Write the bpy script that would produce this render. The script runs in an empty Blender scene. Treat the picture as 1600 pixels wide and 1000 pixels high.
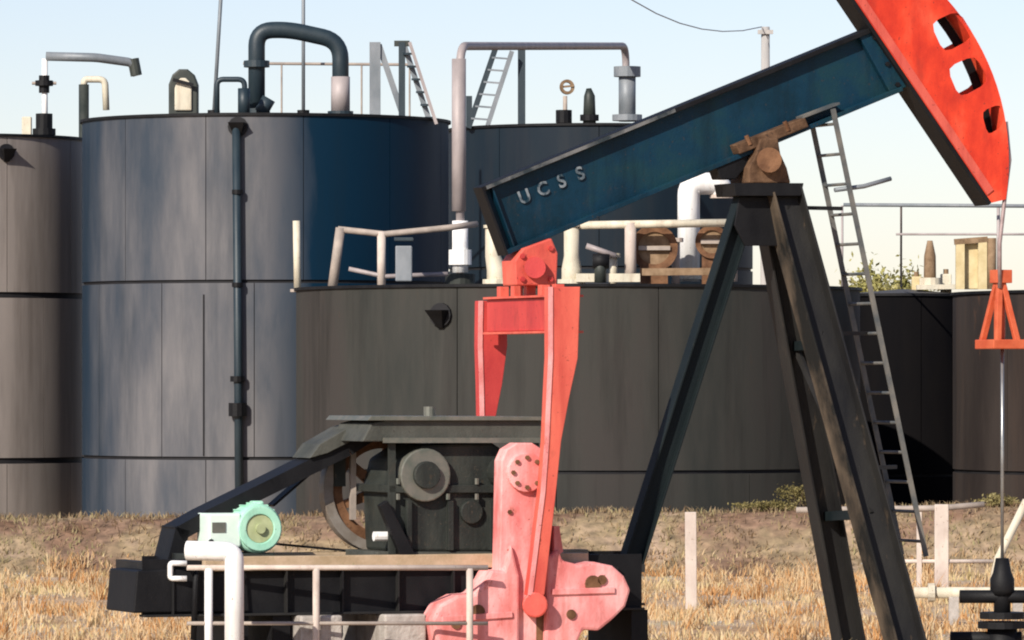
import bpy, bmesh, math, random
import numpy as np
from mathutils import Vector, Matrix

random.seed(7)
np.random.seed(7)
R = math.radians
S = bpy.context.scene
COL = S.collection

# ------------------------------------------------------------------ camera, sky, sun, exposure
F = 9000.0          # focal length in photo pixels (photo 1600 wide)
HY = 600.0          # row of the horizon in the photo
ZC = 3.0            # eye height
cd = bpy.data.cameras.new("camera")
cam = bpy.data.objects.new("camera", cd)
COL.objects.link(cam)
cam.location = (0, 0, ZC)
cam.rotation_euler = (R(90), 0, 0)
cd.sensor_width = 36.0
cd.lens = F / 1600.0 * 36.0
cd.shift_y = (HY - 500.0) / 1600.0
cd.clip_start = 0.5
cd.clip_end = 6000
S.camera = cam

SUN_EL, SUN_AZ = 31.0, 31.0        # elevation; degrees to the left of straight behind the camera
to_sun = Vector((-math.sin(R(SUN_AZ)) * math.cos(R(SUN_EL)), -math.cos(R(SUN_AZ)) * math.cos(R(SUN_EL)), math.sin(R(SUN_EL))))
w = bpy.data.worlds.new("World")
S.world = w
w.use_nodes = True
nt = w.node_tree
bg = nt.nodes["Background"]
sky = nt.nodes.new("ShaderNodeTexSky")
sky.sky_type = 'NISHITA'
sky.sun_disc = False
sky.sun_elevation = R(SUN_EL)
sky.sun_rotation = math.atan2(to_sun.x, to_sun.y)
sky.altitude = 0
sky.air_density = 0.86
sky.dust_density = 0.4
sky.ozone_density = 0.8
tint = nt.nodes.new("ShaderNodeMixRGB")      # the whole sky a little less green
tint.blend_type = 'MULTIPLY'
tint.inputs[0].default_value = 1.0
tint.inputs[2].default_value = (0.97, 0.90, 1.0, 1)
nt.links.new(sky.outputs[0], tint.inputs[1])
nt.links.new(tint.outputs[0], bg.inputs[0])
bg.inputs[1].default_value = 0.103

sl = bpy.data.lights.new("sun", 'SUN')
sl.energy = 4.9
sl.angle = R(0.5)
sl.color = (1.0, 0.93, 0.83)
sun = bpy.data.objects.new("sun", sl)
COL.objects.link(sun)
sun.rotation_euler = to_sun.to_track_quat('Z', 'Y').to_euler()
sun.location = (-30, -30, 40)

S.view_settings.view_transform = 'Standard'
S.view_settings.look = 'None'
S.view_settings.exposure = 0.3
S.view_settings.gamma = 1.0
S.view_settings.use_curve_mapping = False
S.cycles.filter_width = 2.0

# ------------------------------------------------------------------ materials
def mat(name, cols, rough=0.6, spec=0.5, metal=0.0, scale=3.0, streak=1.0, bump=0.0, bscale=60.0,
        rust=None, rust_at=0.62, contrast=(0.35, 0.65), rough_var=0.1, chips=None, runs=None, run_scale=3.0, run_amt=0.6, painted_shade=None):
    """painted / weathered surface: two or three tones mixed by noise (stretched in z by `streak`), rust patches, fine relief"""
    m = bpy.data.materials.new(name)
    m.use_nodes = True
    n, l = m.node_tree.nodes, m.node_tree.links
    b = n["Principled BSDF"]
    geo = n.new("ShaderNodeNewGeometry")
    mp = n.new("ShaderNodeMapping")
    mp.inputs["Scale"].default_value = (1, 1, streak)
    l.new(geo.outputs["Position"], mp.inputs["Vector"])
    t = n.new("ShaderNodeTexNoise")
    t.inputs["Scale"].default_value = scale
    t.inputs["Detail"].default_value = 6
    t.inputs["Roughness"].default_value = 0.6
    l.new(mp.outputs[0], t.inputs["Vector"])
    r = n.new("ShaderNodeValToRGB")
    e = r.color_ramp.elements
    e[0].position, e[1].position = contrast
    e[0].color = (*cols[0], 1)
    e[1].color = (*cols[-1], 1)
    if len(cols) == 3:
        x = e.new(sum(contrast) / 2)
        x.color = (*cols[1], 1)
    l.new(t.outputs["Fac"], r.inputs[0])
    out = r.outputs[0]
    if rust:
        t2 = n.new("ShaderNodeTexNoise")
        t2.inputs["Scale"].default_value = scale * 2.3
        t2.inputs["Detail"].default_value = 8
        t2.inputs["Roughness"].default_value = 0.7
        mp2 = n.new("ShaderNodeMapping")
        mp2.inputs["Location"].default_value = (13.1, 4.7, 2.2)
        mp2.inputs["Scale"].default_value = (1, 1, max(streak, 0.3))
        l.new(geo.outputs["Position"], mp2.inputs["Vector"])
        l.new(mp2.outputs[0], t2.inputs["Vector"])
        r2 = n.new("ShaderNodeValToRGB")
        r2.color_ramp.elements[0].position = rust_at
        r2.color_ramp.elements[1].position = rust_at + 0.1
        l.new(t2.outputs["Fac"], r2.inputs[0])
        mx = n.new("ShaderNodeMixRGB")
        l.new(r2.outputs[0], mx.inputs[0])
        l.new(out, mx.inputs[1])
        mx.inputs[2].default_value = (*rust, 1)
        out = mx.outputs[0]
    def layer(out, colour, sc, loc, lo, hi, amt, detail=5):
        q = n.new("ShaderNodeMapping")
        q.inputs["Location"].default_value = loc
        q.inputs["Scale"].default_value = sc
        l.new(geo.outputs["Position"], q.inputs["Vector"])
        k = n.new("ShaderNodeTexNoise"); k.inputs["Scale"].default_value = 1.0; k.inputs["Detail"].default_value = detail; k.inputs["Roughness"].default_value = 0.65
        l.new(q.outputs[0], k.inputs["Vector"])
        g = n.new("ShaderNodeMapRange"); g.inputs["From Min"].default_value = lo; g.inputs["From Max"].default_value = hi; g.inputs["To Max"].default_value = amt
        l.new(k.outputs["Fac"], g.inputs["Value"])
        x = n.new("ShaderNodeMixRGB"); l.new(g.outputs[0], x.inputs[0]); l.new(out, x.inputs[1]); x.inputs[2].default_value = (*colour, 1)
        return x.outputs[0]
    if painted_shade:     # pale sun highlight and navy shaded side put into the tank's colour, broken edge
        (ax_, ay_), navy = painted_shade
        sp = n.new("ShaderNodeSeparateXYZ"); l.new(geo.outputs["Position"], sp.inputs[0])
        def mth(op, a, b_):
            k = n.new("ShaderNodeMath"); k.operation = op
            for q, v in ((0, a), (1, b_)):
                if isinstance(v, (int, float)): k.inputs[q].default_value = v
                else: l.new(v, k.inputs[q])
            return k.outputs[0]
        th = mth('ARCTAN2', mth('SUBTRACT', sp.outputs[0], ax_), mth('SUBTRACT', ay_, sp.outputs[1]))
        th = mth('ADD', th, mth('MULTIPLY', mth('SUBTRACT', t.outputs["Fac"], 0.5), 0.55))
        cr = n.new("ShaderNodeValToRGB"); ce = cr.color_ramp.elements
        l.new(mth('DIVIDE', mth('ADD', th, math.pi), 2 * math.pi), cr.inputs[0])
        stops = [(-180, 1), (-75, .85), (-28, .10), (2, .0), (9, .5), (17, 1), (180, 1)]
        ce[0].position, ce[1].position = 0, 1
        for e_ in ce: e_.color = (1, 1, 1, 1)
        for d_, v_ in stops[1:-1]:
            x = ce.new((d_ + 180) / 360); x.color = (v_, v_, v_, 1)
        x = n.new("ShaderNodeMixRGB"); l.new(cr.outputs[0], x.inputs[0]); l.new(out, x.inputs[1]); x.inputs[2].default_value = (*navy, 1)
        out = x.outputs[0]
    if runs:      # stains that run down from the top
        out = layer(out, runs, (run_scale, run_scale, run_scale * 0.09), (3.3, 8.1, 1.7), 0.50, 0.68, run_amt)
    if chips:     # small chips and grease spots
        out = layer(out, chips, (26, 26, 20), (1.2, 5.5, 9.1), 0.66, 0.70, 0.85, 3)
        out = layer(out, chips, (5, 5, 2.2), (7.2, 2.5, 4.1), 0.56, 0.80, 0.55, 7)
    l.new(out, b.inputs["Base Color"])
    b.inputs["Roughness"].default_value = rough
    if rough_var:
        mr = n.new("ShaderNodeMapRange")
        mr.inputs["To Min"].default_value = max(0.05, rough - rough_var)
        mr.inputs["To Max"].default_value = min(1, rough + rough_var)
        l.new(t.outputs["Fac"], mr.inputs["Value"])
        l.new(mr.outputs[0], b.inputs["Roughness"])
    b.inputs["Metallic"].default_value = metal
    b.inputs["Specular IOR Level"].default_value = spec
    if bump:
        t3 = n.new("ShaderNodeTexNoise")
        t3.inputs["Scale"].default_value = bscale
        t3.inputs["Detail"].default_value = 4
        l.new(geo.outputs["Position"], t3.inputs["Vector"])
        bp = n.new("ShaderNodeBump")
        bp.inputs["Strength"].default_value = bump
        bp.inputs["Distance"].default_value = 0.02
        l.new(t3.outputs["Fac"], bp.inputs["Height"])
        l.new(bp.outputs[0], b.inputs["Normal"])
    return m

RUST = (0.13, 0.06, 0.03)
M = {}
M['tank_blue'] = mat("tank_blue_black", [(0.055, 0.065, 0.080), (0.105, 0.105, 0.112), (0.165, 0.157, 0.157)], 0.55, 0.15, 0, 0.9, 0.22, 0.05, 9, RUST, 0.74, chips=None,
                     runs=(0.004, 0.014, 0.024), run_scale=1.6, run_amt=.35, painted_shade=(((415 - 800) * 107 / F, 107.0), (0.0004, 0.016, 0.036)))  # pale tones and navy by angle: highlight and shade painted into the coat
M['tank_gloss'] = mat('tank_shade_navy', [(0.0004, 0.012, 0.026), (0.0006, 0.020, 0.042)], 0.55, 0.06, 0, 0.9, 0.22, 0.04, 9)  # darker navy for plates with shade put into their colour
M['tank_black'] = mat('tank_shade_black', [(0.003, 0.003, 0.004), (0.007, 0.006, 0.006)], 0.8, 0.05, 0, 0.9, 0.22)  # near black stands in for the shade on the tank in the gap
M['tank_brown'] = mat("tank_grey_brown", [(0.16, 0.142, 0.128), (0.23, 0.20, 0.18)], 0.6, 0.5, 0, 0.8, 0.2, 0.05, 9, RUST, 0.72, runs=(0.085, 0.07, 0.06), run_scale=1.8, run_amt=0.6)
M['tank_olive'] = mat("tank_dull_olive", [(0.026, 0.028, 0.025), (0.040, 0.039, 0.034), (0.043, 0.038, 0.034)], 0.75, 0.2, 0, 0.8, 0.2, 0.05, 9, (0.07, 0.04, 0.025), 0.66, runs=(0.018, 0.017, 0.015), run_scale=1.7, run_amt=0.65)
M['tank_navy'] = mat("tank_navy", [(0.004, 0.011, 0.020), (0.009, 0.018, 0.026)], 0.6, 0.2, 0, 0.9, 0.2, 0.05, 9, RUST, 0.72, runs=(0.02, 0.022, 0.026), run_scale=1.8, run_amt=0.5)
M['tank_dark'] = mat("tank_brown_black", [(0.018, 0.014, 0.013), (0.040, 0.032, 0.028)], 0.7, 0.2, 0, 0.9, 0.2, 0.05, 9, RUST, 0.66, runs=(0.05, 0.034, 0.026), run_scale=1.8, run_amt=0.6)
M['seam'] = mat("seam_black", [(0.008, 0.008, 0.010), (0.014, 0.013, 0.014)], 0.7, 0.3)
M['roof'] = mat("tank_roof", [(0.05, 0.05, 0.052), (0.09, 0.085, 0.08)], 0.7, 0.3, 0, 2.0, 1, 0.2, 20, RUST, 0.62)
M['blue'] = mat("beam_blue", [(0.001, 0.018, 0.032), (0.002, 0.026, 0.050), (0.006, 0.034, 0.044)], 0.5, 0.25, 0, 1.6, 1, 0.15, 40, (0.06, 0.045, 0.04), 0.70, chips=(0.03, 0.03, 0.03), runs=(0.001, 0.008, 0.014), run_scale=4, run_amt=0.5)
M['edge'] = mat("flange_worn", [(0.02, 0.03, 0.035), (0.16, 0.16, 0.155)], 0.6, 0.4, 0, 2.5, 1, 0.1, 40, contrast=(0.42, 0.6))
M['black'] = mat("steel_black", [(0.004, 0.004, 0.005), (0.009, 0.009, 0.010)], 0.6, 0.22, 0, 4, 0.5, 0.15, 50, RUST, 0.70)
M['leg'] = mat("leg_black", [(0.008, 0.008, 0.009), (0.022, 0.021, 0.019)], 0.6, 0.3, 0, 2.5, 0.3, 0.15, 50, (0.10, 0.07, 0.045), 0.62)
M['legworn'] = mat('leg_worn_tan', [(0.010, 0.010, 0.009), (0.12, 0.09, 0.062)], 0.75, 0.2, 0, 1.1, 0.5, 0.2, 50, contrast=(0.44, 0.60))
M['legrear'] = mat("leg_teal_black", [(0.003, 0.007, 0.009), (0.008, 0.013, 0.014)], 0.65, 0.2, 0, 2.5, 0.3, 0.15, 50, (0.05, 0.05, 0.04), 0.66)
M['brown'] = mat("rusty_bearing", [(0.05, 0.026, 0.014), (0.15, 0.085, 0.048)], 0.8, 0.2, 0, 6, 1, 0.3, 40, (0.03, 0.02, 0.015), 0.58)
M['red'] = mat("paint_red", [(0.52, 0.030, 0.013), (0.70, 0.050, 0.018), (0.80, 0.095, 0.042)], 0.55, 0.35, 0, 2.6, 0.6, 0.1, 50, (0.40, 0.035, 0.02), 0.66, chips=(0.22, 0.03, 0.02), runs=(0.4, 0.02, 0.012), run_scale=5, run_amt=0.45)
M['pitman'] = mat("paint_red_faded", [(0.55, 0.075, 0.055), (0.70, 0.14, 0.09)], 0.55, 0.4, 0, 2.5, 0.4, 0.12, 50, (0.30, 0.05, 0.035), 0.66, chips=(0.2, 0.035, 0.025), runs=(0.42, 0.05, 0.035), run_scale=6, run_amt=0.5)
M['crimson'] = mat("paint_crimson", [(0.42, 0.035, 0.035), (0.56, 0.06, 0.05)], 0.55, 0.4, 0, 2.5, 0.5, 0.12, 50, (0.20, 0.02, 0.018), 0.66, chips=(0.12, 0.015, 0.014))
M['pink'] = mat("paint_pink", [(0.60, 0.16, 0.15), (0.76, 0.29, 0.275), (0.86, 0.43, 0.41)], 0.7, 0.25, 0, 3.0, 0.5, 0.2, 40, (0.50, 0.13, 0.10), 0.62, chips=(0.3, 0.085, 0.07), runs=(0.5, 0.14, 0.11), run_scale=5, run_amt=0.55)
M['orange'] = mat("paint_orange", [(0.46, 0.075, 0.028), (0.56, 0.12, 0.05)], 0.6, 0.3, 0, 6, 1, 0.15, 50, RUST, 0.66)
M['green'] = mat("motor_mint", [(0.30, 0.60, 0.44), (0.42, 0.70, 0.54)], 0.5, 0.4, 0, 4, 1, 0.1, 60, (0.22, 0.30, 0.20), 0.68, chips=(0.1, 0.16, 0.1))
M['greenpale'] = mat("motor_end_olive", [(0.32, 0.36, 0.19), (0.42, 0.46, 0.26)], 0.6, 0.3, 0, 8)
M['mintpale'] = mat("motor_pale", [(0.58, 0.72, 0.62), (0.68, 0.78, 0.70)], 0.5, 0.4, 0, 5)
M['gear'] = mat("gearbox_grey_green", [(0.014, 0.017, 0.015), (0.034, 0.038, 0.032)], 0.65, 0.3, 0, 3, 0.6, 0.25, 40, (0.05, 0.035, 0.02), 0.64, chips=(0.07, 0.055, 0.04), runs=(0.006, 0.007, 0.007), run_scale=6, run_amt=0.6)
M['cover'] = mat("cover_grey_green", [(0.045, 0.048, 0.040), (0.080, 0.080, 0.068)], 0.65, 0.3, 0, 2.5, 1, 0.2, 40, (0.09, 0.07, 0.045), 0.64, chips=(0.03, 0.025, 0.02), runs=(0.03, 0.03, 0.026), run_scale=5, run_amt=0.5)
M['oilgrey'] = mat("shaft_grey", [(0.10, 0.11, 0.09), (0.16, 0.15, 0.125)], 0.5, 0.5, 0.2, 8)
M['sheave'] = mat("sheave_rust", [(0.09, 0.04, 0.018), (0.20, 0.10, 0.05)], 0.75, 0.25, 0, 5, 1, 0.25, 40, (0.03, 0.016, 0.01), 0.6)
M['sheaverim'] = mat("sheave_rim_grey", [(0.17, 0.14, 0.11), (0.26, 0.23, 0.20)], 0.5, 0.5, 0.2, 6)
M['skidtan'] = mat("skid_flange_tan", [(0.34, 0.25, 0.15), (0.50, 0.37, 0.25)], 0.85, 0.2, 0, 4, 1, 0.25, 40, (0.24, 0.22, 0.10), 0.62)
M['white'] = mat("paint_white", [(0.72, 0.71, 0.68), (0.82, 0.81, 0.79)], 0.5, 0.4, 0, 6, 0.4, 0.05, 60, (0.48, 0.42, 0.35), 0.70, chips=(0.35, 0.28, 0.22), runs=(0.55, 0.48, 0.4), run_scale=7, run_amt=0.5)
M['cream'] = mat("paint_cream", [(0.50, 0.46, 0.36), (0.64, 0.58, 0.45)], 0.6, 0.3, 0, 5, 0.4, 0.1, 60, (0.36, 0.28, 0.19), 0.64, chips=(0.25, 0.17, 0.1), runs=(0.36, 0.28, 0.2), run_scale=7, run_amt=0.5)
M['pinkgrey'] = mat("pipe_pink_grey", [(0.26, 0.225, 0.22), (0.38, 0.33, 0.32)], 0.55, 0.35, 0.1, 3, 0.4, 0.1, 60, (0.14, 0.09, 0.07), 0.66)
M['palepost'] = mat("post_pinkish", [(0.46, 0.38, 0.33), (0.58, 0.50, 0.43)], 0.7, 0.25, 0, 5, 0.5, 0.1, 60, (0.3, 0.2, 0.13), 0.66, chips=(0.25, 0.17, 0.12))
M['rail'] = mat("rail_tan", [(0.26, 0.22, 0.19), (0.38, 0.32, 0.27)], 0.65, 0.3, 0, 4, 1, 0.1, 60, RUST, 0.64)
M['pipeblue'] = mat("pipe_navy", [(0.010, 0.022, 0.032), (0.022, 0.036, 0.044)], 0.5, 0.45, 0, 3, 0.5, 0.1, 50, RUST, 0.72)
M['pipegrey'] = mat("pipe_grey", [(0.14, 0.16, 0.175), (0.22, 0.235, 0.25)], 0.5, 0.4, 0.1, 3, 0.5, 0.1, 50, RUST, 0.72)
M['pipeolive'] = mat("pipe_olive_black", [(0.020, 0.026, 0.022), (0.04, 0.045, 0.038)], 0.55, 0.4, 0, 3)
M['hatch'] = mat("hatch_rust", [(0.16, 0.10, 0.055), (0.28, 0.19, 0.115)], 0.8, 0.2, 0, 6, 1, 0.25, 40)
M['yellow'] = mat("paint_yellow_dull", [(0.48, 0.38, 0.20), (0.60, 0.50, 0.29)], 0.7, 0.25, 0, 5, 1, 0.1, 50, (0.22, 0.14, 0.07), 0.64)
M['ladder'] = mat("ladder_grey", [(0.07, 0.08, 0.085), (0.19, 0.175, 0.15)], 0.6, 0.3, 0.1, 3)
M['concrete'] = mat("concrete", [(0.32, 0.29, 0.26), (0.46, 0.42, 0.38)], 0.9, 0.15, 0, 6, 1, 0.5, 30, (0.22, 0.18, 0.14), 0.64, chips=(0.14, 0.12, 0.1), runs=(0.2, 0.17, 0.14), run_scale=5, run_amt=0.6)
M['letter'] = mat("letter_worn", [(0.01, 0.03, 0.045), (0.19, 0.22, 0.24)], 0.6, 0.3, 0, 9, contrast=(0.38, 0.55))
M['cable'] = mat("wire_rope", [(0.30, 0.22, 0.21), (0.40, 0.31, 0.30)], 0.5, 0.5, 0.3, 12)
M['wood'] = mat("pole_wood", [(0.30, 0.29, 0.28), (0.42, 0.40, 0.38)], 0.9, 0.15, 0, 4, 0.1)
M['bark'] = mat("bark", [(0.06, 0.045, 0.03), (0.12, 0.09, 0.06)], 0.95, 0.1, 0, 6, 0.3, 0.4, 20)
M['steelrod'] = mat("steel_rod", [(0.25, 0.25, 0.25), (0.35, 0.35, 0.34)], 0.35, 0.5, 0.7, 6)


def ground_mat(name, cols, scale=0.25, grain=9.0):
    m = bpy.data.materials.new(name)
    m.use_nodes = True
    n, l = m.node_tree.nodes, m.node_tree.links
    b = n["Principled BSDF"]
    b.inputs["Roughness"].default_value = 0.95
    b.inputs["Specular IOR Level"].default_value = 0.1
    geo = n.new("ShaderNodeNewGeometry")
    t = n.new("ShaderNodeTexNoise"); t.inputs["Scale"].default_value = scale; t.inputs["Detail"].default_value = 7
    l.new(geo.outputs["Position"], t.inputs["Vector"])
    r = n.new("ShaderNodeValToRGB")
    e = r.color_ramp.elements
    e[0].position, e[1].position = 0.33, 0.68
    e[0].color, e[1].color = (*cols[0], 1), (*cols[-1], 1)
    for k, c in enumerate(cols[1:-1]):
        x = e.new(0.33 + 0.35 * (k + 1) / (len(cols) - 1)); x.color = (*c, 1)
    l.new(t.outputs["Fac"], r.inputs[0])
    t2 = n.new("ShaderNodeTexNoise"); t2.inputs["Scale"].default_value = grain; t2.inputs["Detail"].default_value = 6
    l.new(geo.outputs["Position"], t2.inputs["Vector"])
    r2 = n.new("ShaderNodeValToRGB")
    r2.color_ramp.elements[0].position = 0.3; r2.color_ramp.elements[1].position = 0.7
    r2.color_ramp.elements[0].color = (0.55, 0.55, 0.55, 1); r2.color_ramp.elements[1].color = (1.25, 1.2, 1.15, 1)
    l.new(t2.outputs["Fac"], r2.inputs[0])
    mx = n.new("ShaderNodeMixRGB"); mx.blend_type = 'MULTIPLY'; mx.inputs[0].default_value = 1
    l.new(r.outputs[0], mx.inputs[1]); l.new(r2.outputs[0], mx.inputs[2])
    l.new(mx.outputs[0], b.inputs["Base Color"])
    bp = n.new("ShaderNodeBump"); bp.inputs["Strength"].default_value = 0.6; bp.inputs["Distance"].default_value = 0.08
    l.new(t2.outputs["Fac"], bp.inputs["Height"]); l.new(bp.outputs[0], b.inputs["Normal"])
    return m

M['soil'] = ground_mat("dry_soil", [(0.40, 0.25, 0.14), (0.48, 0.345, 0.22), (0.56, 0.43, 0.31), (0.52, 0.45, 0.29)], 0.35, 7.0)
M['dirt'] = ground_mat("berm_dirt", [(0.16, 0.095, 0.06), (0.25, 0.165, 0.115), (0.30, 0.23, 0.14), (0.38, 0.28, 0.20)], 0.7, 5.0)


def blade_mat(name, cols, scale=0.5, trans=0.25):
    """grass and leaves: colour by patches in the place, mixed with a random tone per blade"""
    m = bpy.data.materials.new(name)
    m.use_nodes = True
    n, l = m.node_tree.nodes, m.node_tree.links
    b = n["Principled BSDF"]
    b.inputs["Roughness"].default_value = 0.8
    b.inputs["Specular IOR Level"].default_value = 0.15
    geo = n.new("ShaderNodeNewGeometry")
    t = n.new("ShaderNodeTexNoise"); t.inputs["Scale"].default_value = scale; t.inputs["Detail"].default_value = 5
    l.new(geo.outputs["Position"], t.inputs["Vector"])
    at = n.new("ShaderNodeAttribute"); at.attribute_name = "tone"
    ma = n.new("ShaderNodeMath"); ma.operation = 'MULTIPLY_ADD'
    ma.inputs[1].default_value = 0.30; ma.inputs[2].default_value = -0.15
    l.new(at.outputs["Fac"], ma.inputs[0])
    ad = n.new("ShaderNodeMath"); ad.operation = 'ADD'
    l.new(t.outputs["Fac"], ad.inputs[0]); l.new(ma.outputs[0], ad.inputs[1])
    r = n.new("ShaderNodeValToRGB")
    e = r.color_ramp.elements
    e[0].position, e[1].position = 0.32, 0.70
    e[0].color, e[1].color = (*cols[0], 1), (*cols[-1], 1)
    for k, c in enumerate(cols[1:-1]):
        x = e.new(0.32 + 0.38 * (k + 1) / (len(cols) - 1)); x.color = (*c, 1)
    l.new(ad.outputs[0], r.inputs[0])
    l.new(r.outputs[0], b.inputs["Base Color"])
    tr = n.new("ShaderNodeBsdfTranslucent")
    l.new(r.outputs[0], tr.inputs["Color"])
    ms = n.new("ShaderNodeMixShader"); ms.inputs[0].default_value = trans
    l.new(b.outputs[0], ms.inputs[1]); l.new(tr.outputs[0], ms.inputs[2])
    l.new(ms.outputs[0], n["Material Output"].inputs["Surface"])
    return m

M['grass'] = blade_mat("dry_grass", [(0.50, 0.24, 0.085), (0.58, 0.38, 0.19), (0.66, 0.50, 0.31), (0.58, 0.47, 0.24)], 0.3)
M['bermgrass'] = blade_mat("berm_grass", [(0.17, 0.11, 0.06), (0.26, 0.18, 0.11), (0.35, 0.26, 0.15), (0.32, 0.28, 0.14)], 0.6)
M['bush'] = blade_mat("bush_leaves", [(0.13, 0.11, 0.04), (0.24, 0.20, 0.08), (0.36, 0.31, 0.14)], 2.0)
M['treeleaf'] = blade_mat("tree_leaves", [(0.26, 0.25, 0.08), (0.42, 0.39, 0.15), (0.56, 0.50, 0.24)], 1.2, 0.35)

# ------------------------------------------------------------------ helpers
ORG = {}   # world origin of each object (none of the empties is rotated)

def tag(o, label=None, cat=None, group=None, kind=None):
    if label: o['label'] = label
    if cat: o['category'] = cat
    if group: o['group'] = group
    if kind: o['kind'] = kind
    return o

def thing(name, label, cat, loc, group=None):
    o = bpy.data.objects.new(name, None)
    COL.objects.link(o)
    o.empty_display_size = 0.3
    o.location = loc
    ORG[o] = Vector(loc)
    return tag(o, label, cat, group)


class MB:
    """collects shapes given in world coordinates; build() links them as ONE mesh object"""
    def __init__(self):
        self.v, self.f = [], []

    def add(self, vs, fs):
        k = len(self.v)
        self.v += [Vector(p) for p in vs]
        self.f += [tuple(i + k for i in f) for f in fs]
        return self

    def hexa(self, p):   # 8 corners: bottom ring 0-3, top ring 4-7
        return self.add(p, [(3, 2, 1, 0), (4, 5, 6, 7), (0, 1, 5, 4), (1, 2, 6, 5), (2, 3, 7, 6), (3, 0, 4, 7)])

    def box(self, c, x, y, z):   # centre and three half axes
        c, x, y, z = Vector(c), Vector(x), Vector(y), Vector(z)
        return self.hexa([c - x - y - z, c + x - y - z, c + x + y - z, c - x + y - z,
                          c - x - y + z, c + x - y + z, c + x + y + z, c - x + y + z])

    def bar(self, p, q, side, hw, hd, hw2=None):
        """straight bar p->q; `side` gives the width direction, hw/hd half width/depth (hw2 at q)"""
        p, q = Vector(p), Vector(q)
        d = (q - p).normalized()
        s = Vector(side); s = (s - d * s.dot(d)).normalized()
        t = d.cross(s)
        hw2 = hw if hw2 is None else hw2
        return self.hexa([p - s * hw - t * hd, p + s * hw - t * hd, p + s * hw + t * hd, p - s * hw + t * hd,
                          q - s * hw2 - t * hd, q + s * hw2 - t * hd, q + s * hw2 + t * hd, q - s * hw2 + t * hd])

    def tube(self, pts, r, n=12, cap=True):
        pts = [Vector(p) for p in pts]
        rs = r if isinstance(r, (list, tuple)) else [r] * len(pts)
        k0 = len(self.v)
        d0 = (pts[1] - pts[0]).normalized()
        up = Vector((0, 0, 1)) if abs(d0.z) < 0.9 else Vector((1, 0, 0))
        s = d0.cross(up).normalized()
        for i, p in enumerate(pts):
            if i == 0: d = d0
            elif i == len(pts) - 1: d = (pts[i] - pts[i - 1]).normalized()
            else: d = ((pts[i + 1] - p).normalized() + (p - pts[i - 1]).normalized()).normalized()
            s = (s - d * s.dot(d)).normalized()
            t = d.cross(s)
            for j in range(n):
                a = 2 * math.pi * j / n
                self.v.append(p + (s * math.cos(a) + t * math.sin(a)) * rs[i])
        for i in range(len(pts) - 1):
            for j in range(n):
                a, b = k0 + i * n + j, k0 + i * n + (j + 1) % n
                self.f.append((a, b, b + n, a + n))
        if cap:
            self.f.append(tuple(k0 + j for j in reversed(range(n))))
            e = k0 + (len(pts) - 1) * n
            self.f.append(tuple(e + j for j in range(n)))
        return self

    def prism(self, ring, ext):   # closed ring of points, extruded by vector ext
        n = len(ring)
        ext = Vector(ext)
        vs = [Vector(p) for p in ring] + [Vector(p) + ext for p in ring]
        fs = [tuple(reversed(range(n))), tuple(range(n, 2 * n))] + [(i, (i + 1) % n, n + (i + 1) % n, n + i) for i in range(n)]
        return self.add(vs, fs)

    def ring(self, c, axis, r0, r1, h, n=32):   # annular washer
        c, ax = Vector(c), Vector(axis).normalized()
        s = ax.orthogonal().normalized(); t = ax.cross(s)
        k = len(self.v)
        for z in (-h / 2, h / 2):
            for r in (r0, r1):
                for j in range(n):
                    a = 2 * math.pi * j / n
                    self.v.append(c + ax * z + (s * math.cos(a) + t * math.sin(a)) * r)
        for j in range(n):
            j2 = (j + 1) % n
            A, B, C2, D = k, k + n, k + 2 * n, k + 3 * n
            self.f += [(A + j, A + j2, B + j2, B + j), (C2 + j, D + j, D + j2, C2 + j2),
                       (B + j, B + j2, D + j2, D + j), (A + j, C2 + j, C2 + j2, A + j2)]
        return self

    def build(self, name, m, parent=None, smooth=False, bevel=0.0, origin=None):
        c = Vector(origin) if origin is not None else sum(self.v, Vector()) / len(self.v)
        me = bpy.data.meshes.new(name)
        me.from_pydata([tuple(p - c) for p in self.v], [], self.f)
        bm = bmesh.new(); bm.from_mesh(me)
        bmesh.ops.recalc_face_normals(bm, faces=bm.faces)
        bm.to_mesh(me); bm.free()
        o = bpy.data.objects.new(name, me)
        COL.objects.link(o)
        me.materials.append(M[m] if isinstance(m, str) else m)
        if smooth:
            for p in me.polygons: p.use_smooth = len(p.vertices) <= 4
        place(o, parent, c)
        if bevel:
            b = o.modifiers.new("bevel", 'BEVEL')
            b.width = bevel; b.segments = 2; b.limit_method = 'ANGLE'; b.angle_limit = R(40)
        return o

def place(o, parent, c):
    ORG[o] = Vector(c)
    if parent is not None:
        o.parent = parent
        o.location = ORG[o] - ORG[parent]
    else:
        o.location = c

def arc(c, r, a0, a1, ux, uy, n=6):   # points of an elbow
    return [Vector(c) + Vector(ux) * (r * math.cos(a0 + (a1 - a0) * i / n)) + Vector(uy) * (r * math.sin(a0 + (a1 - a0) * i / n)) for i in range(n + 1)]

def rounded(pts, r, n=5):   # polyline with rounded corners (pipe bends)
    pts = [Vector(p) for p in pts]
    out = [pts[0]]
    for i in range(1, len(pts) - 1):
        p = pts[i]
        d0, d1 = (pts[i - 1] - p), (pts[i + 1] - p)
        k = min(r, d0.length * 0.49, d1.length * 0.49)
        a, b = p + d0.normalized() * k, p + d1.normalized() * k
        for j in range(n + 1):
            t = j / n
            out.append(a * (1 - t) ** 2 + p * 2 * t * (1 - t) + b * t * t)
    out.append(pts[-1])
    return out

def W(px, py, Y):    # a point of the place, Y metres away, seen at (px, py)
    return Vector(((px - 800) * Y / F, Y, ZC - (py - HY) * Y / F))

X3, Y3, Z3 = Vector((1, 0, 0)), Vector((0, 1, 0)), Vector((0, 0, 1))

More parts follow.
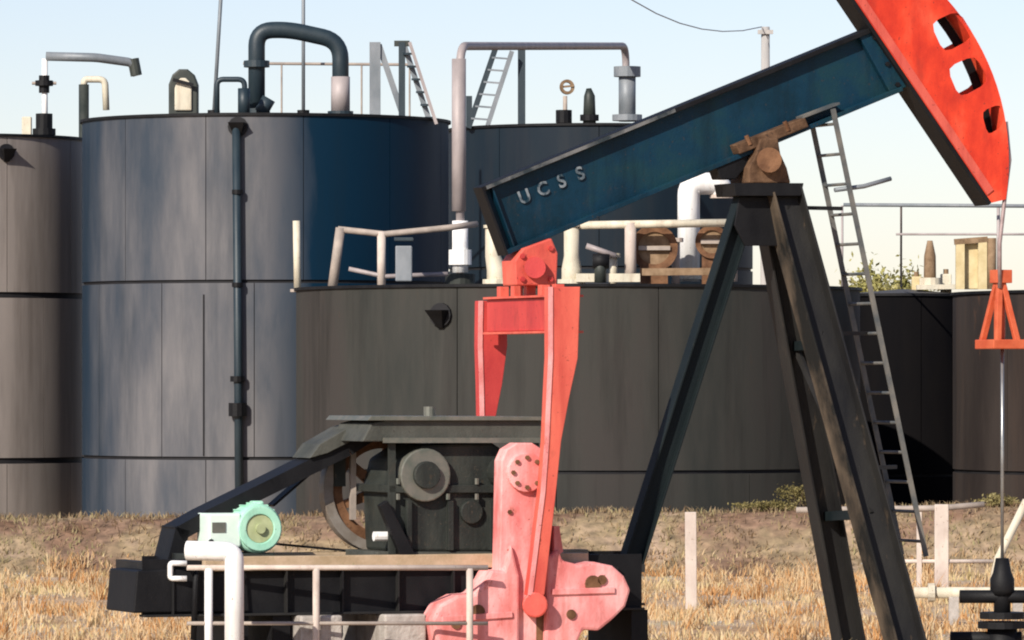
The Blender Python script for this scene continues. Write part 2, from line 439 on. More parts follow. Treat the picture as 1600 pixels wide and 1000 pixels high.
def sheet(name, m, co, fs, tones=None, parent=None, kind=None, origin=(0, 0, 0)):
    me = bpy.data.meshes.new(name)
    me.from_pydata(co, [], fs) if isinstance(co, list) else None
    if not isinstance(co, list):
        nv, nf, k = len(co), len(fs), fs.shape[1]
        me.vertices.add(nv); me.vertices.foreach_set("co", co.astype(np.float32).ravel())
        me.loops.add(nf * k); me.loops.foreach_set("vertex_index", fs.astype(np.int32).ravel())
        me.polygons.add(nf)
        me.polygons.foreach_set("loop_start", np.arange(0, nf * k, k, dtype=np.int32))
        me.update(calc_edges=True)
    if tones is not None:
        a = me.attributes.new("tone", 'FLOAT', 'POINT')
        a.data.foreach_set("value", tones.astype(np.float32))
    me.materials.append(M[m])
    o = bpy.data.objects.new(name, me)
    COL.objects.link(o)
    place(o, parent, Vector(origin))
    if kind: o['kind'] = kind
    return o

# ------------------------------------------------------------------ the setting: ground, earth berm
def vnoise(x, y, seed=0):
    return (np.sin(x * 1.7 + seed) * np.cos(y * 2.1 - seed * 1.3) + 0.6 * np.sin(x * 4.3 + y * 3.1 + seed * 2)
            + 0.35 * np.sin(x * 9.1 - y * 7.7 + seed)) / 1.95

def berm_h(x, y):
    """height of the soil above datum: flat field, low dike in front of the tanks"""
    t = (y - 90.2) / 2.6
    up = np.clip(t, 0, 1); up = up * up * (3 - 2 * up)
    dn = np.clip((y - 93.4) / 1.6, 0, 1); dn = 1 - dn * dn * (3 - 2 * dn)
    return (0.90 + 0.012 * x) * up * dn * (1 + 0.06 * vnoise(x * 0.5, y * 0.3, 2)) + 0.03 * vnoise(x * 1.3, y * 1.1, 5) * up * dn

ground = MB().add([(-3000, -60, 0), (3000, -60, 0), (3000, 4500, 0), (-3000, 4500, 0)], [(0, 1, 2, 3)]).build("ground", 'soil', origin=(0, 0, 0))
ground['kind'] = 'structure'
xs, ys = np.linspace(-32, 32, 321), np.linspace(89.9, 95.0, 41)
gx, gy = np.meshgrid(xs, ys)
gz = berm_h(gx, gy) + 0.006
co = np.stack([gx, gy, gz], -1).reshape(-1, 3)
i0 = (np.arange(40)[:, None] * 321 + np.arange(320)[None]).ravel()
berm = sheet("earth_berm", 'dirt', co, np.stack([i0, i0 + 1, i0 + 322, i0 + 321], 1), kind='structure')
for p in berm.data.polygons: p.use_smooth = True

def blades(name, m, x, y, z, h, wd, lean=0.35):
    n = len(x)
    a = np.random.rand(n) * 2 * math.pi
    la = np.random.rand(n) * 2 * math.pi
    ll = h * lean * np.random.rand(n)
    dx, dy = np.cos(a) * wd / 2, np.sin(a) * wd / 2
    co = np.empty((n, 5, 3))
    mx, my = np.cos(la) * ll, np.sin(la) * ll
    co[:, 0] = np.stack([x - dx, y - dy, z], 1)
    co[:, 1] = np.stack([x + dx, y + dy, z], 1)
    co[:, 2] = np.stack([x + dx * .7 + mx * .4, y + dy * .7 + my * .4, z + h * .6], 1)
    co[:, 3] = np.stack([x - dx * .7 + mx * .4, y - dy * .7 + my * .4, z + h * .6], 1)
    co[:, 4] = np.stack([x + mx, y + my, z + h], 1)
    b = np.arange(n)[:, None] * 5
    fs = np.concatenate([b + np.array([[0, 1, 2]]), b + np.array([[0, 2, 3]]), b + np.array([[3, 2, 4]])])
    return sheet(name, m, co.reshape(-1, 3), fs, np.repeat(np.random.rand(n), 5), kind='stuff')

n = 150000
gx = np.random.uniform(-13, 13, n); gy = np.random.uniform(58, 91.2, n)
dens = 0.5 + 0.5 * vnoise(gx * 0.8, gy * 0.35, 1)
k = np.random.rand(n) < np.clip(1.9 * dens - 0.55, 0.04, 1)
# trampled bare gravel round the pump
k &= ~((np.abs(gx - 0.5) < 4.5) & (gy > 58) & (gy < 63) & (np.random.rand(n) < 0.6))
gx, gy = gx[k], gy[k]
h = np.random.uniform(0.03, 0.15, len(gx)) * (0.5 + 0.9 * dens[k])
blades("dry_grass", 'grass', gx, gy, berm_h(gx, gy) - 0.01, h, np.random.uniform(0.012, 0.03, len(gx)), 0.9)
tx, ty = np.random.uniform(-12, 12, 420), np.random.uniform(60, 91, 420)      # taller clumps
ti = np.repeat(np.arange(420), 45)
cx_, cy_ = tx[ti] + np.random.normal(0, .09, len(ti)), ty[ti] + np.random.normal(0, .09, len(ti))
blades("tall_grass_clumps", 'grass', cx_, cy_, berm_h(cx_, cy_) - 0.01, np.random.uniform(.10, .34, len(ti)) * (0.6 + 0.6 * np.random.rand(420)[ti]), np.random.uniform(.012, .026, len(ti)), .9)
n = 26000
gx = np.random.uniform(-14, 14, n); gy = np.random.uniform(90.6, 93.6, n)
k = np.random.rand(n) < 0.5 + 0.5 * vnoise(gx * 1.1, gy * 0.9, 3)
gx, gy = gx[k], gy[k]
blades("berm_grass", 'bermgrass', gx, gy, berm_h(gx, gy) - 0.01, np.random.uniform(0.03, 0.14, len(gx)), np.random.uniform(0.012, 0.035, len(gx)), 1.2)

# loose stones on the bare soil
rs = np.random.RandomState(4)
n = 2200
px_, py_ = rs.uniform(-12, 12, n), rs.uniform(60, 91, n)
sz = rs.uniform(.012, .05, n) * rs.uniform(.5, 1, n)
oct_ = np.array([[1, 0, 0], [0, 1, 0], [-1, 0, 0], [0, -1, 0], [0, 0, .7], [0, 0, -.6]])
co = (oct_[None] * rs.uniform(.6, 1.2, (n, 6, 1))) * sz[:, None, None] + np.stack([px_, py_, berm_h(px_, py_) + sz * .2], 1)[:, None]
fs = (np.arange(n)[:, None, None] * 6 + np.array([[0, 1, 4], [1, 2, 4], [2, 3, 4], [3, 0, 4], [1, 0, 5], [2, 1, 5], [3, 2, 5], [0, 3, 5]])[None]).reshape(-1, 3)
sheet("gravel", 'concrete', co.reshape(-1, 3), fs, kind='stuff')

# ------------------------------------------------------------------ storage tanks
TANKS = {}

def tank(label, px, pr, Y, py_top, seams, m, rim_m, plates=9, gap=0.05, phase=0.0, shade_plates=None):
    """bolted steel tank: centre column px, half width pr (photo pixels), axis at Y; front rim at row py_top, horizontal joints at rows seams"""
    cx = (px - 800) * Y / F
    rad = pr * Y / F
    Yf = Y - rad
    H = ZC - (py_top - HY) * Yf / F
    zs = [ZC - (s - HY) * Yf / F for s in seams] + [0.0]
    t = thing("storage_tank", label, "tank", (cx, Y, 0), "black storage tanks behind the pump jack")
    MB().tube([(cx, Y, 0.0), (cx, Y, H - 0.02)], rad - 0.035, 64, cap=False).build("inner_shell", 'seam', t, True)
    top = H - 0.05
    for ci, zb in enumerate(zs):
        hgt = top - zb - (gap if zb > 0 else 0)
        z0 = zb + (gap if zb > 0 else 0)
        ang = 2 * math.pi / plates
        ga = 0.007 / rad
        mb = MB()
        segs = 20
        vs = []
        for k in range(segs + 1):
            a = ga + (ang - 2 * ga) * k / segs
            for (rr, zz) in ((rad - 0.03, z0), (rad, z0), (rad, z0 + hgt), (rad - 0.03, z0 + hgt)):
                vs.append((cx + rr * math.cos(a), Y + rr * math.sin(a), zz))
        fs = []
        for k in range(segs):
            b = k * 4
            for q in range(4):
                fs.append((b + q, b + (q + 1) % 4, b + 4 + (q + 1) % 4, b + 4 + q))
        e = segs * 4
        fs += [(0, 3, 2, 1), (e, e + 1, e + 2, e + 3)]
        mb.add(vs, fs)
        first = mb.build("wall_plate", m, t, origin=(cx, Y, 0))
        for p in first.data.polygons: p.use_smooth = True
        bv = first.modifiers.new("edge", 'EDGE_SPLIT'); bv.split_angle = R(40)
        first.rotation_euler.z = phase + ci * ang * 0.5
        for k in range(plates):
            if k == 0: o = first
            else:
                o = first.copy(); COL.objects.link(o); o.parent = t
            o.rotation_euler.z = phase + ci * ang * 0.5 + k * ang
            mid = math.degrees(phase + (ci * .5 + k + .5) * ang) % 360
            if shade_plates and shade_plates[0] < mid < shade_plates[1] and ci == 0:    # navy plates that put the tank's shaded side into their colour
                o.material_slots[0].link = 'OBJECT'; o.material_slots[0].material = M['tank_gloss']
        top = zb
    # rim angle and shallow cone roof
    MB().ring((cx, Y, H - 0.025), Z3, rad - 0.06, rad + 0.045, 0.05, 72).build("top_rim", rim_m, t)
    mb = MB()
    mb.add([(cx, Y, H + 0.10)] + [(cx + (rad - 0.05) * math.cos(2 * math.pi * k / 64), Y + (rad - 0.05) * math.sin(2 * math.pi * k / 64), H - 0.01) for k in range(64)],
           [(0, 1 + k, 1 + (k + 1) % 64) for k in range(64)])
    mb.build("roof", 'roof', t, True)
    return dict(root=t, cx=cx, Y=Y, r=rad, H=H, Yf=Yf)

T_LEFT = tank("grey brown tall tank cut off by the left edge of the photo", -62, 193, 110, 208, (465, 725), 'tank_brown', 'black', 9, 0.11, 0.3)
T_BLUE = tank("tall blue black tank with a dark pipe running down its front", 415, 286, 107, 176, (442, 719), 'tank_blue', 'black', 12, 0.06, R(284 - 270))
T_BACK = tank("navy tank standing behind the raised blue beam under a tall pipe arch", 938, 238, 116, 192, (420, 660), 'tank_navy', 'black', 9, 0.06, 0.5)
T_LOW = tank("low wide olive grey tank right behind the red pitman arms", 903, 440, 100, 443, (741,), 'tank_olive', 'black', 9, 0.06, 0.09)
T_GAP = tank("narrow black tank in the gap behind the ladder", 1412, 112, 108, 458, (745,), 'tank_black', 'black', 7, 0.05, 0.4)
T_RIGHT = tank("low dark brown tank at the right edge behind the orange bridle hanger", 1925, 435, 100, 450, (745,), 'tank_dark', 'black', 9, 0.06, 0.9)

def wallpt(T, px, py, out=0.0):
    """point on the front of a tank's wall seen at (px, py)"""
    t = (px - 800) / F
    # |(tY - cx, Y - Yc)| = r + out
    rr = T['r'] + out
    A = t * t + 1; B = -2 * (t * T['cx'] + T['Y']); C = T['cx'] ** 2 + T['Y'] ** 2 - rr * rr
    y = (-B - math.sqrt(max(0, B * B - 4 * A * C))) / (2 * A)
    return Vector((t * y, y, ZC - (py - HY) * y / F))

def flange(mb, p, axis, r, h=0.06, n=14):
    ax = Vector(axis).normalized()
    mb.tube([Vector(p) - ax * h / 2, Vector(p) + ax * h / 2], r, n)

# fittings bolted to the walls (parts of their tanks)
def wall_cowl(T, px, py, s=1.0, m='black'):
    p = wallpt(T, px, py)
    nrm = Vector((p.x - T['cx'], p.y - T['Y'], 0)).normalized()
    sd = Vector((-nrm.y, nrm.x, 0))
    mb = MB()
    a, b, c = p - sd * .17 * s + Z3 * .08 * s, p + sd * .17 * s + Z3 * .08 * s, p - Z3 * .22 * s
    e = nrm * 0.30 * s
    mb.hexa([c - sd * .05, c + sd * .05, c + sd * .05 + nrm * .06, c - sd * .05 + nrm * .06, a, b, b + e, a + e])
    o = mb.build("nozzle_cowl", m, T['root'], bevel=0.01)
    mb = MB(); flange(mb, p + nrm * .03, nrm, .2 * s); mb.build("nozzle_flange", 'seam', T['root'])
    return o
wall_cowl(T_LOW, 690, 492, 1.0)
wall_cowl(T_BLUE, 372, 198, 0.9)
wall_cowl(T_LEFT, 9, 238, 0.8)
# down pipe of the blue tank
mb = MB()
mb.tube([wallpt(T_BLUE, 369, 200, .12), wallpt(T_BLUE, 372, 560, .12), wallpt(T_BLUE, 374, 860, .12)], 0.075, 12)
dp = mb.build("down_pipe", 'pipeblue', T_BLUE['root'], True)
for (yy, rr, hh) in ((592, .13, .10), (640, .16, .24), (300, .10, .08), (445, .10, .08)):
    p = wallpt(T_BLUE, 371, yy, .12)
    MB().tube([p - Z3 * hh / 2, p + Z3 * hh / 2], rr, 12).build("pipe_collar", 'black', dp)
# pale seal strip of the lower left plate
p, q = wallpt(T_BLUE, 318, 460, .012), wallpt(T_BLUE, 318, 712, .012)
MB().bar(p, q, X3, .012, .008).build("sight_strip", 'seam', T_BLUE['root'])

# ------------------------------------------------------------------ roof fittings, pipes and rails of the tank battery
def zroof(T): return T['H']
def Wr(T, px, py, dy=0.0):   # point above a tank roof, `dy` metres behind its axis
    return W(px, py, T['Y'] + dy)

# --- left tank: pale riser pipe with valve and long grey arm
Yl = T_LEFT['Y'] - 1.0
g = thing("riser_pipe", "pale riser pipe with dark valve and long grey arm on the left tank", "pipe", (W(70, 205, Yl).x, Yl, T_LEFT['H']))
MB().tube([W(70, 222, Yl), W(70, 92, Yl)], .055, 12).build("riser", 'white', g, True)
MB().tube(rounded([W(72, 88, Yl), W(150, 90, Yl), W(208, 98, Yl + .3), W(214, 118, Yl + .3)], .12), .085, 12).build("arm", 'pipegrey', g, True)
mb = MB(); flange(mb, W(69, 190, Yl), Z3, .16, .30); flange(mb, W(69, 206, Yl), Z3, .22, .12); mb.build("pipe_foot", 'black', g)
mb = MB(); mb.tube([W(69, 145, Yl), W(69, 118, Yl)], .10, 12); flange(mb, W(69, 130, Yl), Z3, .17, .10)
v = mb.build("valve", 'black', g)
MB().tube([W(50, 130, Yl), W(88, 130, Yl)], .03, 8).build("valve_stem", 'rail', v)
MB().tube([W(208, 92, Yl + .3), W(213, 118, Yl + .3)], .11, 12).build("end_cap", 'pipeolive', g)
mb = MB(); c = W(42, 199, Yl); mb.box(c, X3 * .09, Y3 * .09, Z3 * .20); mb.build("gauge_box", 'cream', T_LEFT['root'], bevel=.02)

# --- small tan gooseneck
Yg = 112.0
g = thing("gooseneck_vent", "small tan and dark gooseneck vent between the left tank and the blue tank", "vent pipe", (W(132, 205, Yg).x, Yg, 0), "gooseneck vents on the tank roofs")
MB().tube([(W(131, 206, Yg).x, Yg, 0), W(131, 132, Yg)], .10, 12).build("riser", 'pipeolive', g, True)
MB().tube(rounded([W(131, 134, Yg), W(132, 124, Yg), W(164, 124, Yg), W(166, 172, Yg)], .12), .065, 12).build("bend", 'cream', g, True)

Yb = T_BLUE['Y']
def on_blue(px, dy=0): return (W(px, 178, Yb + dy).x, Yb + dy, T_BLUE['H'])
# --- domed hatch
c = W(287, 168, Yb - 1.0)
g = thing("thief_hatch", "domed hatch with a pale lid and dark frame on the blue tank roof", "hatch", on_blue(287, -1.0))
mb = MB()
pts = [(-.27, -.18), (.27, -.18), (.27, .42), (.20, .60), (.08, .70), (-.08, .70), (-.20, .60), (-.27, .42)]
mb.prism([c + X3 * x + Z3 * z + Y3 * .2 for x, z in pts], -Y3 * .34); mb.build("hatch_body", 'pipeolive', g, bevel=.03)
mb = MB()
mb.prism([c + X3 * x * .58 + Z3 * (z * .68 + .06) - Y3 * .142 for x, z in pts], -Y3 * .05); mb.build("hatch_lid", 'cream', g, bevel=.02)
MB().bar(c + X3 * .19 + Z3 * .40 - Y3 * .25, c - X3 * .18 + Z3 * .50 - Y3 * .25, Z3, .03, .03).build("hatch_lever", 'black', g)
# --- navy small arch
Yq = Yb - 1.4
g = thing("small_pipe_arch", "small navy pipe arch at the foot of the big navy arch", "pipe", on_blue(360, -1.4))
MB().tube(rounded([W(339, 180, Yq), W(339, 124, Yq), W(382, 124, Yq), W(383, 180, Yq)], .12), [.05] * 14, 12).build("arch_pipe", 'pipeblue', g, True)
mb = MB(); mb.tube([W(381, 180, Yq), W(381, 138, Yq)], .11, 12); mb.build("sleeve", 'pipeblue', g, True)
# --- big navy arch
Yq = Yb - .6
g = thing("large_pipe_arch", "large thick navy pipe arch on top of the blue tank", "pipe", on_blue(465, -.6))
MB().tube(rounded([W(401, 180, Yq), W(401, 48, Yq), W(450, 46, Yq + .05), W(532, 64, Yq + .15), W(532, 182, Yq + .15)], .34, 7), .155, 16).build("arch_pipe", 'pipeblue', g, True)
mb = MB(); flange(mb, W(401, 100, Yq), Z3, .24, .12, 18); flange(mb, W(401, 176, Yq), Z3, .25, .14, 18); mb.build("flange", 'pipeblue', g)
mb = MB(); c = W(416, 164, Yq - .2); mb.tube([c - X3 * .1 - Z3 * .14, c + X3 * .05 + Z3 * .12], .13, 12); mb.build("side_valve", 'pipeblue', g, True)
mb = MB(); flange(mb, W(532, 178, Yq + .15), Z3, .24, .10, 18); mb.build("flange", 'pipeblue', g)
MB().tube([W(532, 174, Yq + .15), W(532, 120, Yq + .15)], .175, 16).build("leg_sleeve", 'pinkgrey', g, True)
# --- faint pale handrail behind the big arch
Yq = Yb + 2.2
g = thing("guard_rail", "thin pale handrail at the back of the blue tank roof, seen through the big arch", "railing", on_blue(520, 2.2))
MB().tube([W(380, 99, Yq), W(642, 101, Yq)], .028, 8).build("top_rail", 'rail', g)
for x in (398, 440, 565, 640):
    MB().tube([W(x, 184, Yq), W(x, 99, Yq)], .018, 8).build("post", 'rail', g)
# --- masts
for (x0, x1, Y, r, lb) in ((349, 334, Yb + 1.2, .036, "slightly slanting thin mast left of the big navy pipe arch"),
                           (474, 474, Yb + 1.6, .034, "upright thin mast rising inside the big navy pipe arch")):
    top = W(x0, -70, Y)
    g = thing("thin_mast", lb, "mast", (W(x1, 180, Y).x, Y, T_BLUE['H'] + .02), "thin masts on the blue tank roof")
    MB().tube([W(x1, 182, Y), top], r, 8).build("mast_tube", 'pipegrey', g, True)
    MB().tube([W(x1, 182, Y), W(x1, 172, Y)], .12, 10).build("mast_foot", 'black', g)
# --- lattice stair heads on the blue tank
Yq = Yb - 1.0
g = thing("stair_frame", "grey steel stair frame with slanting legs at the right of the blue tank roof", "stair frame", on_blue(620, -1.0))
MB().bar(W(586, 182, Yq), W(586, 66, Yq), X3, .10, .06).build("post", 'pipegrey', g)
MB().bar(W(628, 182, Yq), W(628, 66, Yq), X3, .06, .05).build("post", 'pipeblue', g)
MB().bar(W(592, 70, Yq + .02), W(628, 176, Yq + .02), X3, .055, .03).build("brace", 'pipegrey', g)
MB().bar(W(630, 66, Yq + .02), W(672, 192, Yq + .02), X3, .05, .05).build("stringer", 'pipegrey', g)
MB().bar(W(640, 66, Yq - .5), W(682, 194, Yq - .5), X3, .03, .05).build("stringer", 'pinkgrey', g)
for k in range(6):
    a = W(633 + 7 * k, 84 + 20 * k, Yq); b = W(642 + 7 * k, 84 + 20 * k, Yq - .5)
    MB().bar(a, b, Z3, .02, .05).build("tread", 'pipeblue', g)
MB().bar(W(616, 68, Yq + .03), W(640, 68, Yq + .03), Z3, .05, .07).build("cap_plate", 'pipeolive', g)

# --- the tall pale arch from the back tank down to the low tank
Yk = T_BACK['Y']
Ya, Ye = T_LOW['Y'] - .6, Yk - 1.6
g = thing("tall_pipe_arch", "tall thin pinkish grey pipe arch from the navy tank down to the low tank", "pipe", (W(975, 190, Ye).x, Ye, T_BACK['H']))
la = W(719, 84, Ya); ra = W(975, 78, Ye)
MB().tube(rounded([W(719, 440, Ya), W(719, 72, Ya), W(978, 72, Ye), W(978, 190, Ye)], .42, 8), .075, 14).build("arch_pipe", 'pinkgrey', g, True)
MB().tube([W(717, 330, Ya), W(717, 92, Ya)], .125, 14).build("leg_sleeve", 'pinkgrey', g, True)
MB().tube([W(719, 426, Ya), W(719, 345, Ya)], .14, 14).build("leg_sleeve", 'white', g, True)
mb = MB(); flange(mb, W(719, 402, Ya), Z3, .20, .26, 18); mb.build("flange", 'white', g)
mb = MB(); flange(mb, W(719, 438, Ya), Z3, .26, .22, 18); mb.build("pipe_base", 'gear', g)
mb = MB(); flange(mb, W(980, 112, Ye), Z3, .27, .20, 18); mb.build("flange", 'pipegrey', g)
MB().tube([W(980, 190, Ye), W(980, 112, Ye)], .17, 16).build("leg_sleeve", 'pipegrey', g, True)
mb = MB(); flange(mb, W(980, 184, Ye), Z3, .30, .12, 18); mb.build("pipe_base", 'pipegrey', g)

def on_back(px, dy=0): return (W(px, 190, Yk + dy).x, Yk + dy, T_BACK['H'])
# --- sloping ladder frame under the arch
Yq = Yk - 1.8
g = thing("stair_frame", "slanting steel stair with an upright post under the left end of the tall pipe arch", "stair frame", on_back(780, -1.8))
MB().bar(W(774, 76, Yq), W(732, 200, Yq), X3, .055, .05).build("stringer", 'pipeblue', g)
MB().bar(W(800, 80, Yq - .3), W(762, 196, Yq - .3), X3, .045, .05).build("stringer", 'pipegrey', g)
for k in range(6):
    MB().bar(W(770 - 6.5 * k, 90 + 19 * k, Yq), W(796 - 6.5 * k, 92 + 19 * k, Yq - .3), Z3, .018, .05).build("tread", 'pipegrey', g)
MB().bar(W(815, 198, Yq), W(815, 68, Yq), X3, .075, .06).build("post", 'pipeblue', g)
MB().bar(W(770, 74, Yq + .08), W(818, 74, Yq + .08), Z3, .05, .05).build("cap_plate", 'pipegrey', g)
MB().bar(W(733, 150, Yq + .1), W(733, 200, Yq + .1), X3, .06, .05).build("post", 'pipeblue', g)
# --- small valves
Yq = Yk - 2.0
g = thing("roof_valve", "small valve with a rusty hand wheel under the tall pipe arch", "valve", on_back(884, -2.0))
MB().tube([W(883, 192, Yq), W(883, 150, Yq)], .045, 10).build("stem", 'rail', g, True)
MB().tube([W(881, 192, Yq), W(881, 172, Yq)], .16, 12).build("valve_body", 'black', g)
mb = MB(); mb.ring(W(886, 136, Yq), (0.3, -1, .1), .09, .15, .05, 20); mb.bar(W(876, 136, Yq), W(897, 134, Yq), Z3, .02, .02)
mb.build("hand_wheel", 'hatch', g)
g = thing("roof_vent", "short dark green vent post beside the right leg of the tall pipe arch", "vent", on_back(921, -2.0))
MB().tube([W(921, 192, Yq), W(921, 150, Yq), W(920, 138, Yq)], [.13, .11, .05], 12).build("vent_post", 'pipeolive', g, True)
mb = MB(); flange(mb, W(921, 184, Yq), Z3, .19, .12); mb.build("vent_base", 'black', g)

# --- low tank roof: rail, cream posts, hatches, white hook vent
Yr = T_LOW['Y'] - 3.6
HL = T_LOW['H']
def on_low(px, Y): return (W(px, 445, Y).x, Y, HL)
g = thing("guard_rail", "tan pipe handrail along the left of the low tank roof", "railing", on_low(590, Yr), "handrails on the low tank roofs")
Yn = T_LOW['Y'] - 1.9
for (xb, xt, ytop) in ((519, 532, 356), (596, 596, 362)):
    MB().tube([W(xb, 452, Yn), W(xt, ytop, Yn)], .075 if xb == 596 else .085, 10).build("post", 'palepost' if xb == 596 else 'rail', g, True)
MB().tube([W(528, 358, Yn), W(600, 366, Yn), W(700, 356, Yn), W(745, 350, Yn + .3)], .055, 10).build("top_rail", 'rail', g, True)
MB().tube([W(545, 420, Yn), W(600, 432, Yn), W(700, 428, Yn)], .04, 10).build("middle_rail", 'pinkgrey', g, True)
g = thing("rail_post", "single pale post at the left end of the low tank roof against the blue tank", "post", on_low(463, T_LOW['Y'] - .3))
pY = T_LOW['Y'] - .3
MB().tube([W(465, 456, pY), W(463, 345, pY)], .065, 10).build("post", 'cream', g, True)
mb = MB(); flange(mb, W(465, 454, pY), Z3, .13, .05); mb.build("post_foot", 'rail', g)
g = thing("roof_box", "dull grey control box behind the tan handrail on the low tank", "box", on_low(630, Yr + .8))
mb = MB(); mb.box(W(631, 412, Yr + .8), X3 * .14, Y3 * .12, Z3 * .30); mb.build("box_body", 'pipegrey', g, bevel=.02)
mb = MB(); mb.box(W(631, 374, Yr + .8), X3 * .16, Y3 * .14, Z3 * .03); mb.build("box_lid", 'pipeblue', g, bevel=.01)
for (x0, x1, yt, lb) in ((770, 776, 352, "cream standpipe left of the red equalizer"), (893, 893, 350, "cream standpipe right of the red equalizer")):
    g = thing("standpipe", lb, "pipe", on_low(x0, Yr), "cream standpipes on the low tank roof")
    MB().tube([W(x1, 456, Yr), W(x1, 420, Yr), W(x0, 400, Yr), W(x0, yt, Yr)], [.17, .17, .13, .13], 14).build("standpipe_tube", 'cream', g, True)
    mb = MB(); flange(mb, W(x1, 444, Yr), Z3, .24, .16); mb.build("pipe_base", 'cream', g)
    mb = MB(); flange(mb, W(x0, yt + 2, Yr), Z3, .16, .05); mb.build("cap", 'cream', g)
g = thing("guard_rail", "pale handrail at the right of the low tank roof under the beam", "railing", on_low(1020, Yr), "handrails on the low tank roofs")
MB().tube([W(905, 352, Yr), W(1150, 348, Yr)], .07, 10).build("top_rail", 'cream', g, True)
MB().tube([W(985, 440, Yr), W(985, 348, Yr)], .10, 10).build("post", 'palepost', g, True)
MB().tube([W(1146, 440, Yr + .2), W(1146, 348, Yr + .2)], .07, 10).build("post", 'palepost', g, True)
MB().bar(W(900, 434, Yr - .2), W(1000, 434, Yr - .2), Z3, .07, .05).build("toe_board", 'cream', g)
MB().bar(W(1003, 425, Yr - .2), W(1150, 424, Yr - .2), Z3, .06, .05).build("toe_board", 'hatch', g)
Yh = Yr + 1.6
g = thing("hook_vent", "thick white hook shaped vent pipe on the low tank", "vent pipe", on_low(1076, Yh), "gooseneck vents on the tank roofs")
MB().tube(rounded([W(1076, 440, Yh), W(1076, 287, Yh), W(1126, 287, Yh + .15), W(1127, 308, Yh + .15)], .20, 6), .19, 16).build("hook_pipe", 'white', g, True)
mb = MB(); flange(mb, W(1076, 432, Yh), Z3, .26, .10, 18); mb.build("pipe_base", 'cream', g)
mb = MB(); flange(mb, W(1127, 307, Yh + .15), Z3, .20, .06, 18); mb.build("mouth_ring", 'palepost', g)
for (x, y, r, lb) in ((1022, 388, .38, "large round rusty manway hatch between the pale post and white hook vent"), (1112, 378, .27, "smaller round rusty hatch right of the white hook vent")):
    Yx = Yr + .5
    g = thing("manway_hatch", lb, "hatch", on_low(x, Yx), "rusty hatches on the low tank roof")
    MB().tube([W(x, y, Yx) + Y3 * .22, W(x, y, Yx) - Y3 * .12], r, 24).build("hatch_body", 'hatch', g)
    mb = MB(); mb.ring(W(x, y, Yx) - Y3 * .14, Y3, r * .72, r * 1.04, .05, 28); mb.build("hatch_ring", 'sheave', g)
    mb = MB(); mb.bar(W(x, y, Yx) - X3 * r * .7 - Y3 * .19, W(x, y, Yx) + X3 * r * .7 - Y3 * .19, Z3, .035, .025); mb.build("hatch_handle", 'rail', g)
    mb = MB(); mb.box(Vector((W(x, y, Yx).x, Yx + .05, (HL + W(x, y, Yx).z - r * .8) / 2)), X3 * r * .6, Y3 * .15, Z3 * max(.04, (W(x, y, Yx).z - r * .8 - HL) / 2 + .03)); mb.build("hatch_stand", 'sheave', g)
for x, yt, m_, lb in ((958, 396, 'cream', "short cream pipe stub beside the dark hand valve"), (1056, 372, 'palepost', "short pale pipe stub at the foot of the white hook vent")):
    Yx = Yr + .9
    g = thing("pipe_stub", lb, "pipe", on_low(x, Yx))
    MB().tube([W(x, 452, Yx), W(x, yt, Yx)], .07, 12).build("stub_tube", m_, g, True)
    mb = MB(); flange(mb, W(x, yt + 3, Yx), Z3, .13, .07); mb.build("flange", m_, g)
g = thing("hand_valve", "dark valve with a pale handle between the cream standpipe and pale post", "valve", on_low(935, Yr))
MB().tube([W(938, 442, Yr - .3), W(938, 400, Yr - .3)], .10, 12).build("valve_body", 'pipeolive', g, True)
MB().tube([W(916, 384, Yr - .3), W(962, 400, Yr - .3)], .05, 10).build("valve_handle", 'pinkgrey', g, True)
MB().tube([W(926, 408, Yr - .3), W(952, 408, Yr - .3)], .13, 12).build("bonnet", 'black', g, True)

# --- right low tank roof
Yq = T_RIGHT['Y'] - .5
HR = T_RIGHT['H']
def on_right(px, dy=-.5): return (W(px, 450, T_RIGHT['Y'] + dy).x, T_RIGHT['Y'] + dy, HR)
g = thing("guard_rail", "thin dark handrail on the right tank roof below the horse head", "railing", on_right(1500), "handrails on the low tank roofs")
MB().tube([W(1318, 320, Yq - .3), W(1760, 323, Yq - .3)], .032, 8).build("top_rail", 'pipegrey', g, True)
MB().tube([W(1400, 366, Yq), W(1760, 366, Yq)], .02, 8).build("middle_rail", 'pinkgrey', g, True)
for x in (1316, 1408):
    MB().tube([W(x, 448, Yq - .3 if x < 1400 else T_GAP['Y'] - .9), W(x, 321, Yq - .3)], .02, 8).build("post", 'pinkgrey', g, True)
for x in (1560, 1700):
    MB().tube([W(x, 452, Yq), W(x, 321, Yq)], .03, 8).build("post", 'pinkgrey', g, True)
Yw_ = T_GAP['Y'] - .6
g = thing("deck_plank", "pale plank walkway across the black tank to the right tank roof", "walkway", (W(1490, 447, Yw_).x, Yw_, T_GAP['H']))
for dy_ in (0, .26, .52):
    MB().bar(W(1432, 449, Yw_ + dy_), W(1552, 447, Yw_ + dy_), Y3, .12, .045).build("plank", 'cream', g)
Yq = T_GAP['Y'] - .2
for x, y, hw, m_, lb in ((1478, 428, .10, 'cream', "short cream block on the plank walkway left of the yellow frame"), (1432, 432, .09, 'yellow', "short yellow block at the left end of the plank walkway")):
    g = thing("vent_block", lb, "vent", (W(x, 446, Yw_ + .7).x, Yw_ + .7, T_GAP['H']))
    p = W(x, y, Yw_ + .7); zb_ = T_GAP['H']
    MB().box((p.x, p.y, (p.z + zb_) / 2), X3 * hw, Y3 * hw, Z3 * ((p.z - zb_) / 2)).build("block_body", m_, g, bevel=.02)
    MB().tube([p, p + Z3 * .09], .05, 10).build("cap", 'hatch', g)
g = thing("roof_valve", "small dark valve on the black tank roof left of the yellow frame", "valve", (W(1453, 450, Yq).x, Yq, T_GAP['H']))
